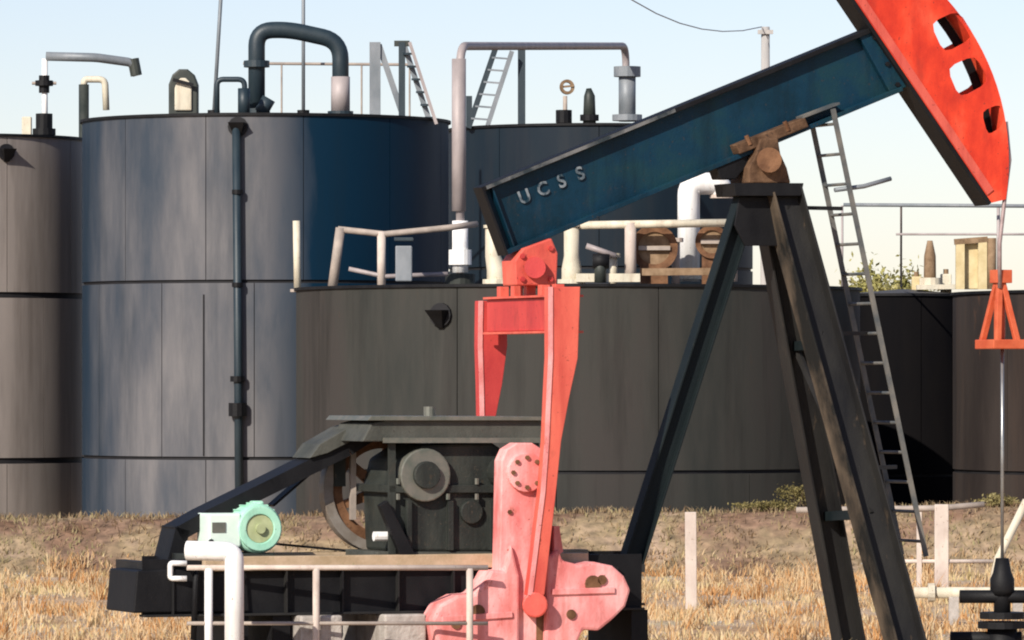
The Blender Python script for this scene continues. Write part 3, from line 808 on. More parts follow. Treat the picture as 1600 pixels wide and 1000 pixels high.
MB().tube([W(1453, 452, Yq), W(1453, 400, Yq), W(1453, 376, Yq)], [.12, .11, .05], 12).build("valve_body", 'hatch', g, True)
mb = MB(); flange(mb, W(1453, 440, Yq), Z3, .2, .14); mb.build("valve_base", 'cream', g)
Yq = T_RIGHT['Y'] - .5
g = thing("hatch_frame", "dull yellow boxy frame on the right tank roof", "frame", on_right(1518))
for x in (1500, 1535):
    MB().bar(W(x, 452, Yq), W(x, 374, Yq), X3, .075, .06).build("post", 'yellow', g)
MB().bar(W(1491, 378, Yq - .01), W(1543, 374, Yq - .01), Z3, .05, .05).build("top_bar", 'hatch', g)
MB().box(W(1518, 416, Yq + .16), X3 * .14, Y3 * .08, Z3 * .40).build("box_body", 'yellow', g, bevel=.02)

MB().tube([W(1549, 452, Yq), W(1549, 372, Yq)], .085, 10).build("riser", 'hatch', g, True)

# ------------------------------------------------------------------ far pole with wire, tree
Yp = 170
g = thing("power_pole", "pale far power pole seen above the beam with a thin wire", "utility pole", (W(1196, 600, Yp).x, Yp, 0))
MB().tube([(W(1196, 600, Yp).x, Yp, 0), W(1196, 42, Yp)], [.17, .13], 10).build("pole_shaft", 'wood', g, True)
MB().bar(W(1184, 50, Yp - .14), W(1208, 50, Yp - .14), Z3, .06, .05).build("crossarm", 'wood', g)
pa, pb = W(1190, 42, Yp - .14), W(700, -300, 120)
pts = [pa.lerp(pb, t / 12) - Z3 * (1.6 * 4 * (t / 12) * (1 - t / 12)) for t in range(13)]
MB().tube(pts, .016, 6).build("wire", 'pipegrey', g)

def leafy(name, m, parent, c, rad, n, size, seed):
    rs = np.random.RandomState(seed)
    cl = rs.normal(0, .5, (26, 3)); cl = cl / np.maximum(1, np.linalg.norm(cl, axis=1)[:, None])
    k = rs.randint(0, 26, n)
    p = (cl[k] + rs.normal(0, .17, (n, 3))) * np.array(rad) + np.array(c)
    u = rs.normal(0, 1, (n, 3)); u /= np.linalg.norm(u, axis=1)[:, None]
    v = np.cross(u, rs.normal(0, 1, (n, 3))); v /= np.linalg.norm(v, axis=1)[:, None]
    s = size * rs.uniform(.6, 1.3, n)[:, None]
    co = np.stack([p - u * s, p + v * s * .45, p + u * s, p - v * s * .45], 1).reshape(-1, 3)
    co[:, 2] = np.maximum(co[:, 2], 0.02)
    b = np.arange(n)[:, None] * 4
    org = ORG[parent]
    return sheet(name, m, co - np.array(org), b + np.array([[0, 1, 2, 3]]), np.repeat((rs.rand(26)[k] * .6 + rs.rand(n) * .4), 4), parent, origin=org)

Yt = 142
def tree(px, ptop, w, lb, seed):
    base = (W(px, 600, Yt).x, Yt, 0)
    ht = W(px, ptop, Yt).z
    g = thing("leafy_tree", lb, "tree", base)
    mb = MB()
    mb.tube([base, (base[0] + .1, Yt, ht * .35), (base[0] - .05, Yt, ht * .7)], [.2, .14, .06], 8)
    for k in range(6):
        a = k * 1.05
        mb.tube([(base[0] + .08, Yt, ht * (.3 + .05 * k)), (base[0] + math.cos(a) * w * .6, Yt + math.sin(a) * w * .6, ht * (.6 + .04 * k))], [.07, .02], 6)
    mb.build("trunk", 'bark', g, True)
    leafy("crown", 'treeleaf', g, (base[0], Yt, ht * .66), (w, w, ht * .34), 24000, .085, seed)
tree(1386, 410, 1.0, "yellow green tree top showing behind the gap between the two low tanks", 3)

# ------------------------------------------------------------------ the pump jack
PSI = R(21)
B3 = Vector((math.cos(PSI), math.sin(PSI), 0))      # along the beam, towards the horse head
A3 = Vector((math.sin(PSI), -math.cos(PSI), 0))     # across, towards the camera side
OX, OY = 2.667, 60.0

def pj(px, py, s=0.0):
    t = (px - 800) / F
    u = (t * (OY + s * A3.y) - OX - s * A3.x) / (B3.x - t * B3.y)
    p = Vector((OX, OY, 0)) + B3 * u + A3 * s
    p.z = ZC - (py - HY) * p.y / F
    return p

def slab(px_pts, s0, s1, mb=None):
    mb = mb or MB()
    return mb.prism([pj(x, y, s1) for x, y in px_pts], A3 * (s0 - s1))

base = pj(1240, 1040, 0); base.z = 0
PJ = thing("pump_jack", "red and blue pump jack with raised horse head standing in front of the tanks", "pump jack", base)
part = lambda mb, name, m, parent=None, **k: mb.build(name, m, parent or PJ, **k)

# walking beam
tl, tr, bl, br = pj(748, 292), pj(1366, 39), pj(790, 397), pj(1408, 141)
ax = (tr - tl).normalized()
up = A3.cross(ax); up = up if up.z > 0 else -up
hb = (tl - bl).dot(up)
mb = MB(); mb.prism([tl - up * .05, tr - up * .05, tr - up * (hb - .05), tl - up * (hb - .05)], A3 * .03)
beam = part(mb, "walking_beam", 'blue')
L = (tr - tl).length
FW = .125
mb = MB(); mb.box((tl + tr) / 2 - up * .025 + A3 * .015, ax * L / 2, A3 * FW, up * .025); part(mb, "top_flange", 'black', beam, bevel=.006)
mb = MB(); mb.box(tl.lerp(tr, .24) - up * .022 + A3 * (.018 + FW), ax * L * .235, A3 * .004, up * .018); part(mb, "worn_edge", 'edge', beam)
mb = MB(); mb.box((tl + tr) / 2 - up * (hb - .025) + A3 * .015, ax * L / 2, A3 * FW, up * .025); part(mb, "bottom_flange", 'blue', beam, bevel=.006)
for k in (0.02, 0.985):
    mb = MB(); c = tl.lerp(tr, k) - up * hb / 2 + A3 * .015
    mb.box(c + A3 * .058, ax * .008, A3 * .042, up * (hb / 2 - .052)); part(mb, "stiffener", 'blue', beam)
mb = MB(); mb.box(tl - up * hb / 2 - ax * .012 + A3 * .015, ax * .012, A3 * FW, up * (hb / 2)); part(mb, "end_plate", 'black', beam)
# worn painted letters on the web
fc = bpy.data.curves.new("txt", 'FONT')
def glyph(ch, c, size):
    cu = bpy.data.curves.new("letter", 'FONT'); cu.body = ch; cu.size = size; cu.align_x = 'CENTER'; cu.align_y = 'CENTER'; cu.extrude = .002; cu.offset = .004
    o = bpy.data.objects.new("letter", cu); COL.objects.link(o)
    dg = bpy.context.evaluated_depsgraph_get()
    me = bpy.data.meshes.new_from_object(o.evaluated_get(dg))
    bpy.data.objects.remove(o)
    rot = Matrix((ax, up, A3)).transposed()
    me.transform(rot.to_4x4())
    me.materials.clear(); me.materials.append(M['letter'])
    q = bpy.data.objects.new("letter", me); COL.objects.link(q)
    place(q, beam, c)
for ch, x, y in (("U", 818, 308), ("C", 847, 296), ("S", 876, 284), ("S", 905, 272)):
    glyph(ch, pj(x, y, .02) + A3 * .030, .19)

# horse head
HS = .145
arcpts = [(1195 + 380 * math.cos(R(a)), 252 - 380 * math.sin(R(a))) for a in range(-9, 54, 3)]
outline = [(1546, 316)] + arcpts + [(1352, -62), (1300, -52), (1336, 6), (1352, 30)]
outline = [(1548, 317)] + arcpts[0:] + [(1400, -60), (1300, -52)]
def rquad(q, rr=.28):
    out = []
    for i in range(4):
        p, a, b = Vector(q[i]), Vector(q[i - 1]), Vector(q[(i + 1) % 4])
        for t in (0, .5, 1):
            e0, e1 = p.lerp(a, rr), p.lerp(b, rr)
            out.append(tuple(e0 * (1 - t) ** 2 + p * 2 * t * (1 - t) + e1 * t * t))
    return out
holes = [rquad(q) for q in ([(1452, 36), (1496, 16), (1522, 58), (1474, 84)], [(1478, 106), (1522, 86), (1546, 128), (1498, 154)], [(1532, 174), (1562, 162), (1568, 196), (1542, 212)])]

def plate_with_holes(s, th, name, m, parent):
    cu = bpy.data.curves.new("outline", 'CURVE'); cu.dimensions = '2D'; cu.fill_mode = 'BOTH'; cu.extrude = th / 2
    org = pj(1450, 150, s)
    for loop in [outline] + holes:
        sp = cu.splines.new('POLY'); sp.points.add(len(loop) - 1); sp.use_cyclic_u = True
        for p, (x, y) in zip(sp.points, loop):
            d = pj(x, y, HS) - pj(1450, 150, HS)
            p.co = (d.dot(B3), d.z, 0, 1)
    o = bpy.data.objects.new("outline", cu); COL.objects.link(o)
    dg = bpy.context.evaluated_depsgraph_get()
    me = bpy.data.meshes.new_from_object(o.evaluated_get(dg))
    bpy.data.objects.remove(o)
    me.transform(Matrix((B3, Z3, A3)).transposed().to_4x4())
    me.materials.clear(); me.materials.append(M[m])
    q = bpy.data.objects.new(name, me); COL.objects.link(q)
    ref = pj(1450, 150, HS)
    place(q, parent, ref + A3 * (s - HS))
    return q
mb = MB()   # curved wrapper plate the bridle lies on
ring_o = [pj(x, y, HS) for x, y in arcpts]
cc = pj(1195, 252, HS)
for i in range(len(ring_o) - 1):
    a, b = ring_o[i], ring_o[i + 1]
    ia, ib = a - (a - cc).normalized() * .03, b - (b - cc).normalized() * .03
    mb.prism([a, b, ib, ia], A3 * (-2 * HS + .004))
head = part(mb, "horse_head", 'red')
hn = plate_with_holes(HS + .012, .022, "side_plate", 'red', head)
hf = plate_with_holes(-HS - .012, .022, "side_plate", 'red', head)
# back plate with flange, dark
e0, e1 = pj(1300, -52, HS), pj(1548, 317, HS)
d = (e1 - e0).normalized(); nn = d.cross(A3); nn = nn if nn.dot(B3) < 0 else -nn
mb = MB(); mb.box((e0 + e1) / 2 - A3 * HS + nn * .024, d * ((e1 - e0).length / 2), A3 * (HS + .025), nn * .022); part(mb, "back_plate", 'black', head, bevel=.006)
mb = MB(); mb.box((e0 + e1) / 2 + A3 * .028 - nn * .05, d * ((e1 - e0).length / 2 - .1), A3 * .010, nn * .045); part(mb, "edge_strip", 'pitman', head)
mb = MB()   # added black strip, shade inside the head put into colour behind the front curve
def pol(rr, a): return (1195 + rr * math.cos(R(a)), 252 - rr * math.sin(R(a)))
for a in range(-2, 46, 4):
    mb.prism([pj(*pol(362, a), HS), pj(*pol(375, a), HS), pj(*pol(375, a + 4), HS), pj(*pol(362, a + 4), HS)], A3 * -.02)
for v_ in mb.v: v_ -= A3 * (2 * HS - .04)
part(mb, "inner_shade_strip", 'black', head)
# bracket joining beam and head
mb = MB(); slab([(1340, 52), (1392, 30), (1436, 128), (1392, 146)], -.11, .11, mb); part(mb, "head_bracket", 'blue', head, bevel=.01)

# bridle and carrier
mb = MB()
tipx = [(1575, 250), (1577, 310), (1566, 330), (1560, 440)]
for s in (-.13, .13):
    mb.tube([pj(1565, 190, s) + B3 * .05, pj(1572, 250, s) + B3 * .04, pj(1571, 300, s), pj(1562, 380, s), pj(1562, 450, s * .6)], .022, 8)
bridle = part(mb, "bridle", 'cable', smooth=True)
mb = MB()
for s in (-.2, .2):
    mb.bar(pj(1562, 425, 0), pj(1562, 540, 0) + A3 * s + B3 * .12, A3, .03, .03)
    mb.bar(pj(1562, 425, 0), pj(1562, 540, 0) + A3 * s - B3 * .12, A3, .03, .03)
mb.box(pj(1564, 432, 0), B3 * .09, A3 * .09, Z3 * .07)
part(mb, "hanger", 'orange', bridle, bevel=.006)
mb = MB(); mb.box(pj(1563, 538, 0), B3 * .19, A3 * .23, Z3 * .05); part(mb, "carrier_bar", 'orange', bridle, bevel=.01)
mb = MB(); mb.tube([pj(1562, 530, 0), pj(1562, 470, 0)], .06, 12); part(mb, "rod_clamp", 'orange', bridle)

def bolt_at(p, parent, rr=.026, m='black'):
    mb = MB(); mb.tube([p - A3 * .004, p + A3 * .022], rr, 6); part(mb, "bolt", m, parent)
for x, y in ((1366, 58), (1384, 50), (1386, 100), (1404, 92), (1402, 132), (1420, 122)):
    bolt_at(pj(x, y, .112), beam)
# samson post
apex = pj(1203, 292)
def ibeam(p, q, m, name, bw=.30, dp=.32, parent=None, left=None):
    """I-section leg, flanges facing along the beam direction"""
    p, q = Vector(p), Vector(q)
    d = (q - p).normalized()
    fx = (B3 - d * B3.dot(d)).normalized()
    sy = d.cross(fx)
    mb = MB()
    mb.bar(p, q, fx, dp / 2 - .02, .012)
    leg = part(mb, name, m, parent)
    for sg in (-1, 1):
        f = MB(); f.bar(p + fx * sg * (dp / 2 - .01), q + fx * sg * (dp / 2 - .01), sy, bw / 2, .011)
        part(f, "flange", left if left and sg < 0 else m, leg, bevel=.004)
    return leg
def down(p, q, z):   # continue p->q until height z
    p, q = Vector(p), Vector(q)
    return p + (q - p) * ((z - p.z) / (q.z - p.z))
s1 = .98
pB, qB = pj(1198, 300, -.12), pj(1326, 1000, -s1)
pC, qC = pj(1222, 300, .12), pj(1414, 1000, s1)
legB = ibeam(pB, down(pB, qB, .14), 'leg', "samson_leg", .28, .28)
legC = ibeam(pC, down(pC, qC, .14), 'leg', "samson_leg", .30, .34, left='legworn')
pA, qA = pj(1168, 305, 0), pj(983, 888, 0)
legA = ibeam(pA, qA, 'legrear', "samson_leg", .18, .22)
# cross braces between the front legs, and gusset plates at the top
for f in (.34, .72):
    a, b = pB.lerp(qB, f), pC.lerp(qC, f)
    mb = MB(); mb.bar(a, b, Z3, .05, .03); part(mb, "cross_brace", 'legrear', bevel=.004)
a, b = pB.lerp(qB, .34), pC.lerp(qC, .72)
mb = MB(); mb.bar(a, b, Z3, .035, .02); part(mb, "cross_brace", 'leg')
mb = MB(); slab([(1146, 286), (1256, 286), (1252, 306), (1150, 306)], -.26, .26, mb); part(mb, "top_plate", 'black', bevel=.006)
mb = MB(); slab([(1156, 308), (1240, 308), (1244, 346), (1222, 384), (1164, 384), (1148, 352)], .10, .13, mb); part(mb, "gusset", 'black', bevel=.004)
mb = MB(); slab([(1150, 308), (1234, 308), (1238, 346), (1216, 384), (1158, 384), (1142, 352)], -.13, -.10, mb); part(mb, "gusset", 'black', bevel=.004)
# saddle bearing
mb = MB(); slab([(1170, 286), (1236, 286), (1230, 262), (1220, 240), (1216, 216), (1188, 216), (1182, 240), (1170, 262)], -.24, .24, mb)
sad = part(mb, "saddle_bearing", 'brown', bevel=.015)
mb = MB(); mb.tube([pj(1202, 250, -.34), pj(1202, 250, .34)], .13, 18); part(mb, "bearing_shaft", 'sheave', sad)
mb = MB(); slab([(1150, 226), (1258, 183), (1264, 198), (1156, 241)], -.2, .2, mb); part(mb, "clamp_plate", 'brown', sad, bevel=.01)
for x, y in ((1172, 226), (1232, 204)):
    mb = MB(); mb.tube([pj(x, y, .19), pj(x - 6, y - 14, .19)], .025, 8); part(mb, "clamp_bolt", 'sheave', sad)
mb = MB(); slab([(1120, 262), (1166, 236), (1170, 256), (1150, 280), (1126, 280)], -.12, .12, mb); part(mb, "grease_box", 'black', sad, bevel=.01)

# ladder up the front
lt, lb_ = pj(1283, 172), pj(1428, 868)
lad = MB()
SW = .30
for s in (-SW, SW):
    lad.bar(lt + A3 * s, lb_ + A3 * s, A3, .011, .026)
lad = part(lad, "ladder", 'ladder')
for k in range(15):
    p = lt.lerp(lb_, (k + .5) / 15)
    mb = MB(); mb.tube([p - A3 * SW, p + A3 * SW], .017, 8); part(mb, "rung", 'ladder', lad)
mb = MB(); mb.bar(pj(1248, 184, .1), pj(1306, 162, .1), A3, .10, .012); part(mb, "step_plate", 'ladder', lad)
mb = MB(); mb.tube([pj(1304, 297, .2), pj(1350, 291, .2), pj(1392, 279, .2)], .024, 8); part(mb, "grab_bar", 'pipegrey', lad, smooth=True)
for f in (.22, .5, .8):
    p = lt.lerp(lb_, f)
    mb = MB(); mb.bar(p, pC.lerp(qC, max(0, (lt.z + (lb_.z - lt.z) * f - pC.z) / (qC.z - pC.z))) , Z3, .02, .02); part(mb, "stand_off", 'leg', lad)

# tail bearing, equalizer, pitmans
mb = MB(); slab([(806, 446), (804, 408), (818, 388), (862, 372), (872, 396), (870, 446)], -.18, .20, mb)
tb = part(mb, "tail_bearing", 'pitman', bevel=.015)
mb = MB(); mb.tube([pj(836, 418, -.26), pj(836, 418, .27)], .11, 18); part(mb, "bearing_shaft", 'crimson', tb)
eqc = pj(832, 492, 0)
mb = MB(); mb.box(eqc, B3 * .13, A3 * .985, Z3 * .17)
eq = part(mb, "equalizer", 'crimson', bevel=.012)
for zz in (-.182, .182):
    mb = MB(); mb.box(eqc + Z3 * zz, B3 * .17, A3 * .985, Z3 * .011); part(mb, "flange", 'pitman', eq)
for s in (-.85, -.45, -.08, .32, .72):
    mb = MB(); c = eqc + A3 * s + Z3 * .248
    mb.box(c, B3 * .05, A3 * .05, Z3 * .055); part(mb, "stud", 'pitman', eq, bevel=.006)
for x, y in ((816, 436), (816, 400), (860, 436), (860, 388)):
    bolt_at(pj(x, y, .205), tb, .028, 'crimson')
PS = 1.12
def pitman(s, pts, m):
    mb = MB()
    n_ = len(pts)
    ring = [pj(x - w_ / 2, y, s) for x, y, w_ in pts] + [pj(x + w_ / 2, y, s) for x, y, w_ in reversed(pts)]
    mb.prism(ring, A3 * -.12)
    p = part(mb, "pitman_arm", m, bevel=.008)
    f = MB()
    for (x, y, w_), (x2, y2, w2) in zip(pts[:-1], pts[1:]):
        f.prism([pj(x - w_ / 2, y, s + .012) , pj(x - w_ / 2 + 7, y, s + .012), pj(x2 - w2 / 2 + 7, y2, s + .012), pj(x2 - w2 / 2, y2, s + .012)], A3 * -.008)
    part(f, "edge_strip", 'pink', p)
    return p
pn = pitman(PS, [(882, 448, 50), (880, 560, 46), (872, 620, 36), (864, 690, 26), (857, 770, 24), (838, 930, 26)], 'pitman')
mb = MB(); mb.tube([pj(836, 945, .8), pj(836, 945, PS + .03)], .13, 20); part(mb, "wrist_bearing", 'pitman', pn, bevel=.02)
pf = pitman(-PS, [(770, 470, 44), (770, 540, 46), (767, 600, 36), (762, 656, 24), (752, 760, 22), (728, 930, 24)], 'crimson')
mb = MB(); mb.tube([pj(726, 940, -.8), pj(726, 940, -PS - .06)], .17, 20); part(mb, "wrist_bearing", 'crimson', pf)

# cranks with their counterweights
def crank(s0, s1, dx, m):
    def sh(pts): return [(x + dx, y) for x, y in pts]
    mb = MB(); slab(sh([(784, 720), (792, 702), (808, 692), (832, 692), (848, 702), (856, 722), (862, 1000), (868, 1075), (776, 1075), (778, 1000)]), s0, s1, mb)
    c = part(mb, "crank_arm", m, bevel=.015)
    mb = MB(); slab(sh([(800, 850), (788, 892), (768, 890), (760, 905), (742, 928), (716, 930), (690, 944), (676, 968), (684, 1004), (712, 1046), (790, 1072), (812, 1060), (812, 900)]), s0 - .08, s1 + .07, mb)
    l_ = part(mb, "counterweight", m, c, bevel=.03)
    mb = MB(); slab(sh([(856, 872), (874, 858), (880, 876), (905, 882), (930, 878), (958, 884), (976, 900), (986, 922), (978, 948), (958, 968), (936, 986), (912, 984), (900, 1010), (880, 1062), (850, 1070)]), s0 - .08, s1 + .07, mb)
    r_ = part(mb, "counterweight", m, c, bevel=.03)
    for (x, y, rr) in ((746, 956, .075), (926, 912, .085), (940, 906, .05), (712, 975, .05), (892, 960, .05)):
        p = pj(x + dx, y, s1 + .07)
        mb = MB(); mb.tube([p - A3 * .02, p + A3 * .02], rr, 14); part(mb, "bolt", 'sheave', c)
    for x, y, x2, y2 in ((800, 960, 690, 968), (862, 925, 960, 922)):
        mb = MB(); mb.bar(pj(x + dx, y, s1 + .075), pj(x2 + dx, y2, s1 + .075), Z3, .03, .02); part(mb, "rib", m, c, bevel=.006)
    p = pj(820 + dx, 738, s1)
    mb = MB(); mb.tube([p - A3 * .02, p + A3 * .06], .20, 22); part(mb, "hub", m, c, bevel=.01)
    for k in range(8):
        bolt_at(p + (B3 * math.cos(k * .785) + Z3 * math.sin(k * .785)) * .15 + A3 * .062, c, .024, 'sheave')
    for yy in (800, 860, 905):
        for xx in (796, 846): bolt_at(pj(xx + dx, yy, s1), c, .024, 'sheave')
    # dark slot in the arm where the wrist pin holes are
    mb = MB(); slab(sh([(838, 905), (856, 900), (862, 930), (852, 1050), (838, 1050)]), s1 - .02, s1 + .006, mb); part(mb, "slot", 'sheave', c)
    mb = MB(); slab(sh([(866, 822), (874, 822), (880, 862), (866, 872)]), s0, s1 + .02, mb); part(mb, "lug", m, c)
    return c
crank(.72, .94, 0, 'pink')
crank(-.94, -.72, -91, 'crimson')

# gear reducer
mb = MB(); slab([(618, 862), (614, 760), (624, 718), (660, 695), (770, 692), (800, 712), (806, 862)], -.46, .46, mb)
gb = part(mb, "gear_reducer", 'gear', bevel=.03)
mb = MB(); slab([(608, 770), (608, 758), (812, 758), (812, 770)], -.52, .52, mb); part(mb, "split_flange", 'gear', gb, bevel=.006)
p = pj(660, 742, .46)
mb = MB(); mb.tube([p - A3 * .02, p + A3 * .10], .27, 26); part(mb, "bearing_cap", 'oilgrey', gb, bevel=.015)
mb = MB(); mb.tube([p + A3 * .09, p + A3 * .16], .14, 20); part(mb, "bearing_cap", 'gear', gb, bevel=.01)
p = pj(785, 738, .46)
mb = MB(); mb.tube([p - A3 * .02, p + A3 * .30], .17, 20); part(mb, "output_shaft", 'gear', gb)
p = pj(735, 800, .46)
mb = MB(); mb.tube([p - A3 * .02, p + A3 * .05], .12, 18); part(mb, "bearing_cap", 'gear', gb, bevel=.01)
for x in (622, 660, 700, 745, 788):
    for yy in (752, 776):
        p = pj(x, yy, .525); mb = MB(); mb.tube([p - Z3 * .03, p + Z3 * .03], .022, 6); part(mb, "bolt", 'oilgrey', gb)
for x in (640, 705, 770):
    mb = MB(); slab([(x - 4, 860), (x - 4, 782), (x + 4, 782), (x + 4, 860)], .455, .53, mb); part(mb, "rib", 'gear', gb, bevel=.004)
mb = MB(); slab([(594, 790), (606, 782), (650, 868), (628, 872)], .50, .60, mb); part(mb, "brake_lever", 'black', gb, bevel=.006)
mb = MB(); mb.tube([pj(584, 838, .35), pj(612, 838, .35)], .05, 10); part(mb, "oil_plug", 'white', gb)
# flat cover above the reducer
mb = MB(); slab([(566, 690), (580, 662), (604, 656), (846, 656), (852, 690)], -.40, .56, mb)
cv = part(mb, "gear_cover", 'cover', bevel=.012)
mb = MB(); slab([(484, 716), (500, 694), (545, 668), (600, 653), (600, 668), (556, 686), (512, 708)], -.66, -.10, mb); part(mb, "end_hood", 'cover', cv, bevel=.006)
mb = MB(); slab([(574, 657), (580, 650), (848, 651), (850, 657)], -.66, .62, mb); part(mb, "cover_lip", 'oilgrey', cv, bevel=.004)
mb = MB(); slab([(600, 684), (850, 684), (852, 692), (600, 692)], .565, .60, mb); part(mb, "cover_lip", 'oilgrey', cv)
mb = MB(); p = pj(671, 643, -.1); mb.tube([p - Z3 * .06, p + Z3 * .05], .06, 12); part(mb, "breather", 'oilgrey', cv)
for x in (612, 836):
    mb = MB(); mb.bar(pj(x, 690, .50), pj(x, 866, .50), B3, .035, .02); part(mb, "support", 'gear', cv)

# big sheave behind the reducer
sc_ = pj(594, 766, -.50)
mb = MB(); mb.ring(sc_, A3, .535, .64, .16, 44)
shv = part(mb, "belt_sheave", 'sheaverim', bevel=.006)
mb = MB(); mb.ring(sc_, A3, .43, .532, .10, 40); part(mb, "web_ring", 'sheave', shv)
mb = MB(); mb.tube([sc_ - A3 * .12, sc_ + A3 * .12], .13, 18); part(mb, "hub", 'sheave', shv)
for k in range(6):
    a = k * math.pi / 3 + .35
    dv = B3 * math.cos(a) + Z3 * math.sin(a)
    mb = MB(); mb.bar(sc_ + dv * .125, sc_ + dv * .435, B3 * -math.sin(a) + Z3 * math.cos(a), .055, .03, .04); part(mb, "spoke", 'sheave', shv)
mb = MB(); mb.bar(pj(551, 688, -.42), pj(551, 812, -.42), B3, .028, .028); part(mb, "brake_rod", 'rail')
mb = MB(); mb.bar(pj(530, 690, -.42), pj(530, 760, -.42), B3, .06, .03); part(mb, "brake_bracket", 'gear')

# belt guard: a bent sheet strip round the belts
gpts = [(232, 950), (238, 880), (253, 822), (300, 796), (400, 747), (515, 690), (552, 666), (585, 656)]
mb = MB()
for (x, y), (x2, y2) in zip(gpts[:-1], gpts[1:]):
    p, q = pj(x, y, -.62), pj(x2, y2, -.62)
    dd = (q - p).normalized()
    nv = dd.cross(A3)
    nv = nv if nv.dot(Z3 - B3) > 0 else -nv
    mb.prism([p - dd * .012, q + dd * .012, q + dd * .012 - nv * .016, p - dd * .012 - nv * .016], A3 * .46)
    # upright side strip of the guard
    mb.prism([p + A3 * .465 - dd * .004, q + A3 * .465 + dd * .004, q + A3 * .465 - nv * .15, p + A3 * .465 - nv * .15], A3 * .012)
guard = part(mb, "belt_guard", 'black')
for (x, y, x2, y2) in ((423, 790, 508, 716), (432, 850, 560, 862)):
    mb = MB(); mb.bar(pj(x, y, -.56), pj(x2, y2, -.56), A3, .09, .012); part(mb, "drive_belt", 'black')
# motor
mc = pj(405, 826, .14)
mb = MB(); mb.tube([mc - A3 * .62, mc - A3 * .60, mc - A3 * .03, mc], [.19, .235, .25, .225], 26)
mo = part(mb, "electric_motor", 'green', smooth=True)
mb = MB(); mb.ring(mc + A3 * .012, A3, .145, .225, .05, 30); part(mb, "end_ring", 'green', mo, bevel=.01)
mb = MB(); mb.tube([mc - A3 * .01, mc + A3 * .02], .142, 24); part(mb, "end_cover", 'greenpale', mo)
mb = MB(); mb.tube([mc, mc + A3 * .06], .05, 14); part(mb, "shaft_cap", 'greenpale', mo)
mb = MB(); mb.box(pj(342, 828, -.05), B3 * .17, A3 * .20, Z3 * .17); part(mb, "junction_box", 'mintpale', mo, bevel=.02)
mb = MB(); mb.box(pj(398, 790, -.15), B3 * .06, A3 * .12, Z3 * .05); part(mb, "lifting_block", 'green', mo, bevel=.02)
for k in range(14):
    a = R(-25 + 230 * k / 13)
    dv = B3 * math.cos(a) + Z3 * math.sin(a)
    mb = MB(); mb.bar(mc - A3 * .56 + dv * .245, mc - A3 * .07 + dv * .25, dv, .014, .006); part(mb, "cooling_fin", 'green', mo)
for s in (-.5, .0):
    mb = MB(); mb.box(pj(400, 872, .14) + A3 * (s - .06), B3 * .20, A3 * .06, Z3 * .05); part(mb, "foot", 'gear', mo, bevel=.01)
mb = MB(); mb.tube([mc - A3 * .62, mc - A3 * .80], .12, 20); part(mb, "motor_pulley", 'black', mo)
mb = MB(); mb.tube(rounded([pj(330, 846, .16), pj(330, 858, .30), pj(318, 868, .40), pj(306, 900, .66), pj(302, 1000, .66)], .08), .03, 8)
part(mb, "cable_conduit", 'black', mo, smooth=True)
mb = MB(); mb.box(pj(342, 824, .155), B3 * .07, A3 * .006, Z3 * .05); part(mb, "blank_plate", 'oilgrey', mo)
# skid
for s in (.56, -.56):
    mb = MB()
    a, b = pj(222, 918, s), pj(1002, 918, s)
    zt = pj(500, 868, .56).z
    zb = pj(500, 960, .56).z
    zm = (zt + zb) / 2
    a.z = b.z = zm
    mb.box((a + b) / 2, (b - a) / 2, A3 * .012, Z3 * ((zt - zb) / 2 - .02))
    skid = part(mb, "skid_rail", 'black')
    fl = MB(); fl.box((a + b) / 2 + Z3 * ((zt - zb) / 2 - .07), (b - a) * .384, A3 * .10, Z3 * .07); part(fl, "top_flange", 'skidtan', skid, bevel=.008)
    fl = MB(); fl.box((a + b) / 2 - Z3 * ((zt - zb) / 2 - .012), (b - a) / 2, A3 * .10, Z3 * .012); part(fl, "bottom_flange", 'leg', skid, bevel=.004)
    for k in range(9):
        c = a.lerp(b, (k + .5) / 9)
        fl = MB(); fl.box(c + A3 * .052 - Z3 * .06, B3 * .007, A3 * .038, Z3 * ((zt - zb) / 2 - .085)); part(fl, "stiffener", 'leg', skid)
for x in (240, 400, 560, 720, 880, 985):
    a, b = pj(x, 918, .545), pj(x, 918, .56) - A3 * 1.11
    a.z = b.z = zm
    mb = MB(); mb.bar(a, b, Z3, (zt - zb) / 2 - .05, .05); part(mb, "cross_member", 'leg')
mb = MB(); slab([(214, 892), (385, 884), (390, 956), (208, 958)], -.3, .62, mb); part(mb, "motor_base", 'black', bevel=.015)
mb = MB(); slab([(290, 866), (430, 866), (432, 884), (290, 884)], -.4, .3, mb); part(mb, "motor_slide", 'gear', bevel=.008)
mb = MB(); slab([(590, 862), (812, 862), (815, 882), (588, 882)], -.5, .50, mb); part(mb, "reducer_base", 'cover', bevel=.008)
mb = MB(); slab([(945, 882), (1008, 882), (1008, 894), (945, 894)], -.5, .5, mb); part(mb, "foot_plate", 'oilgrey')

for x in (345, 410, 965):      # steel stands under the skid
    mb = MB(); c = pj(x, 980, 0); mb.box((c.x, c.y, zb / 2 - .002), B3 * .09, A3 * .6, Z3 * (zb / 2)); part(mb, "skid_stand", 'black')
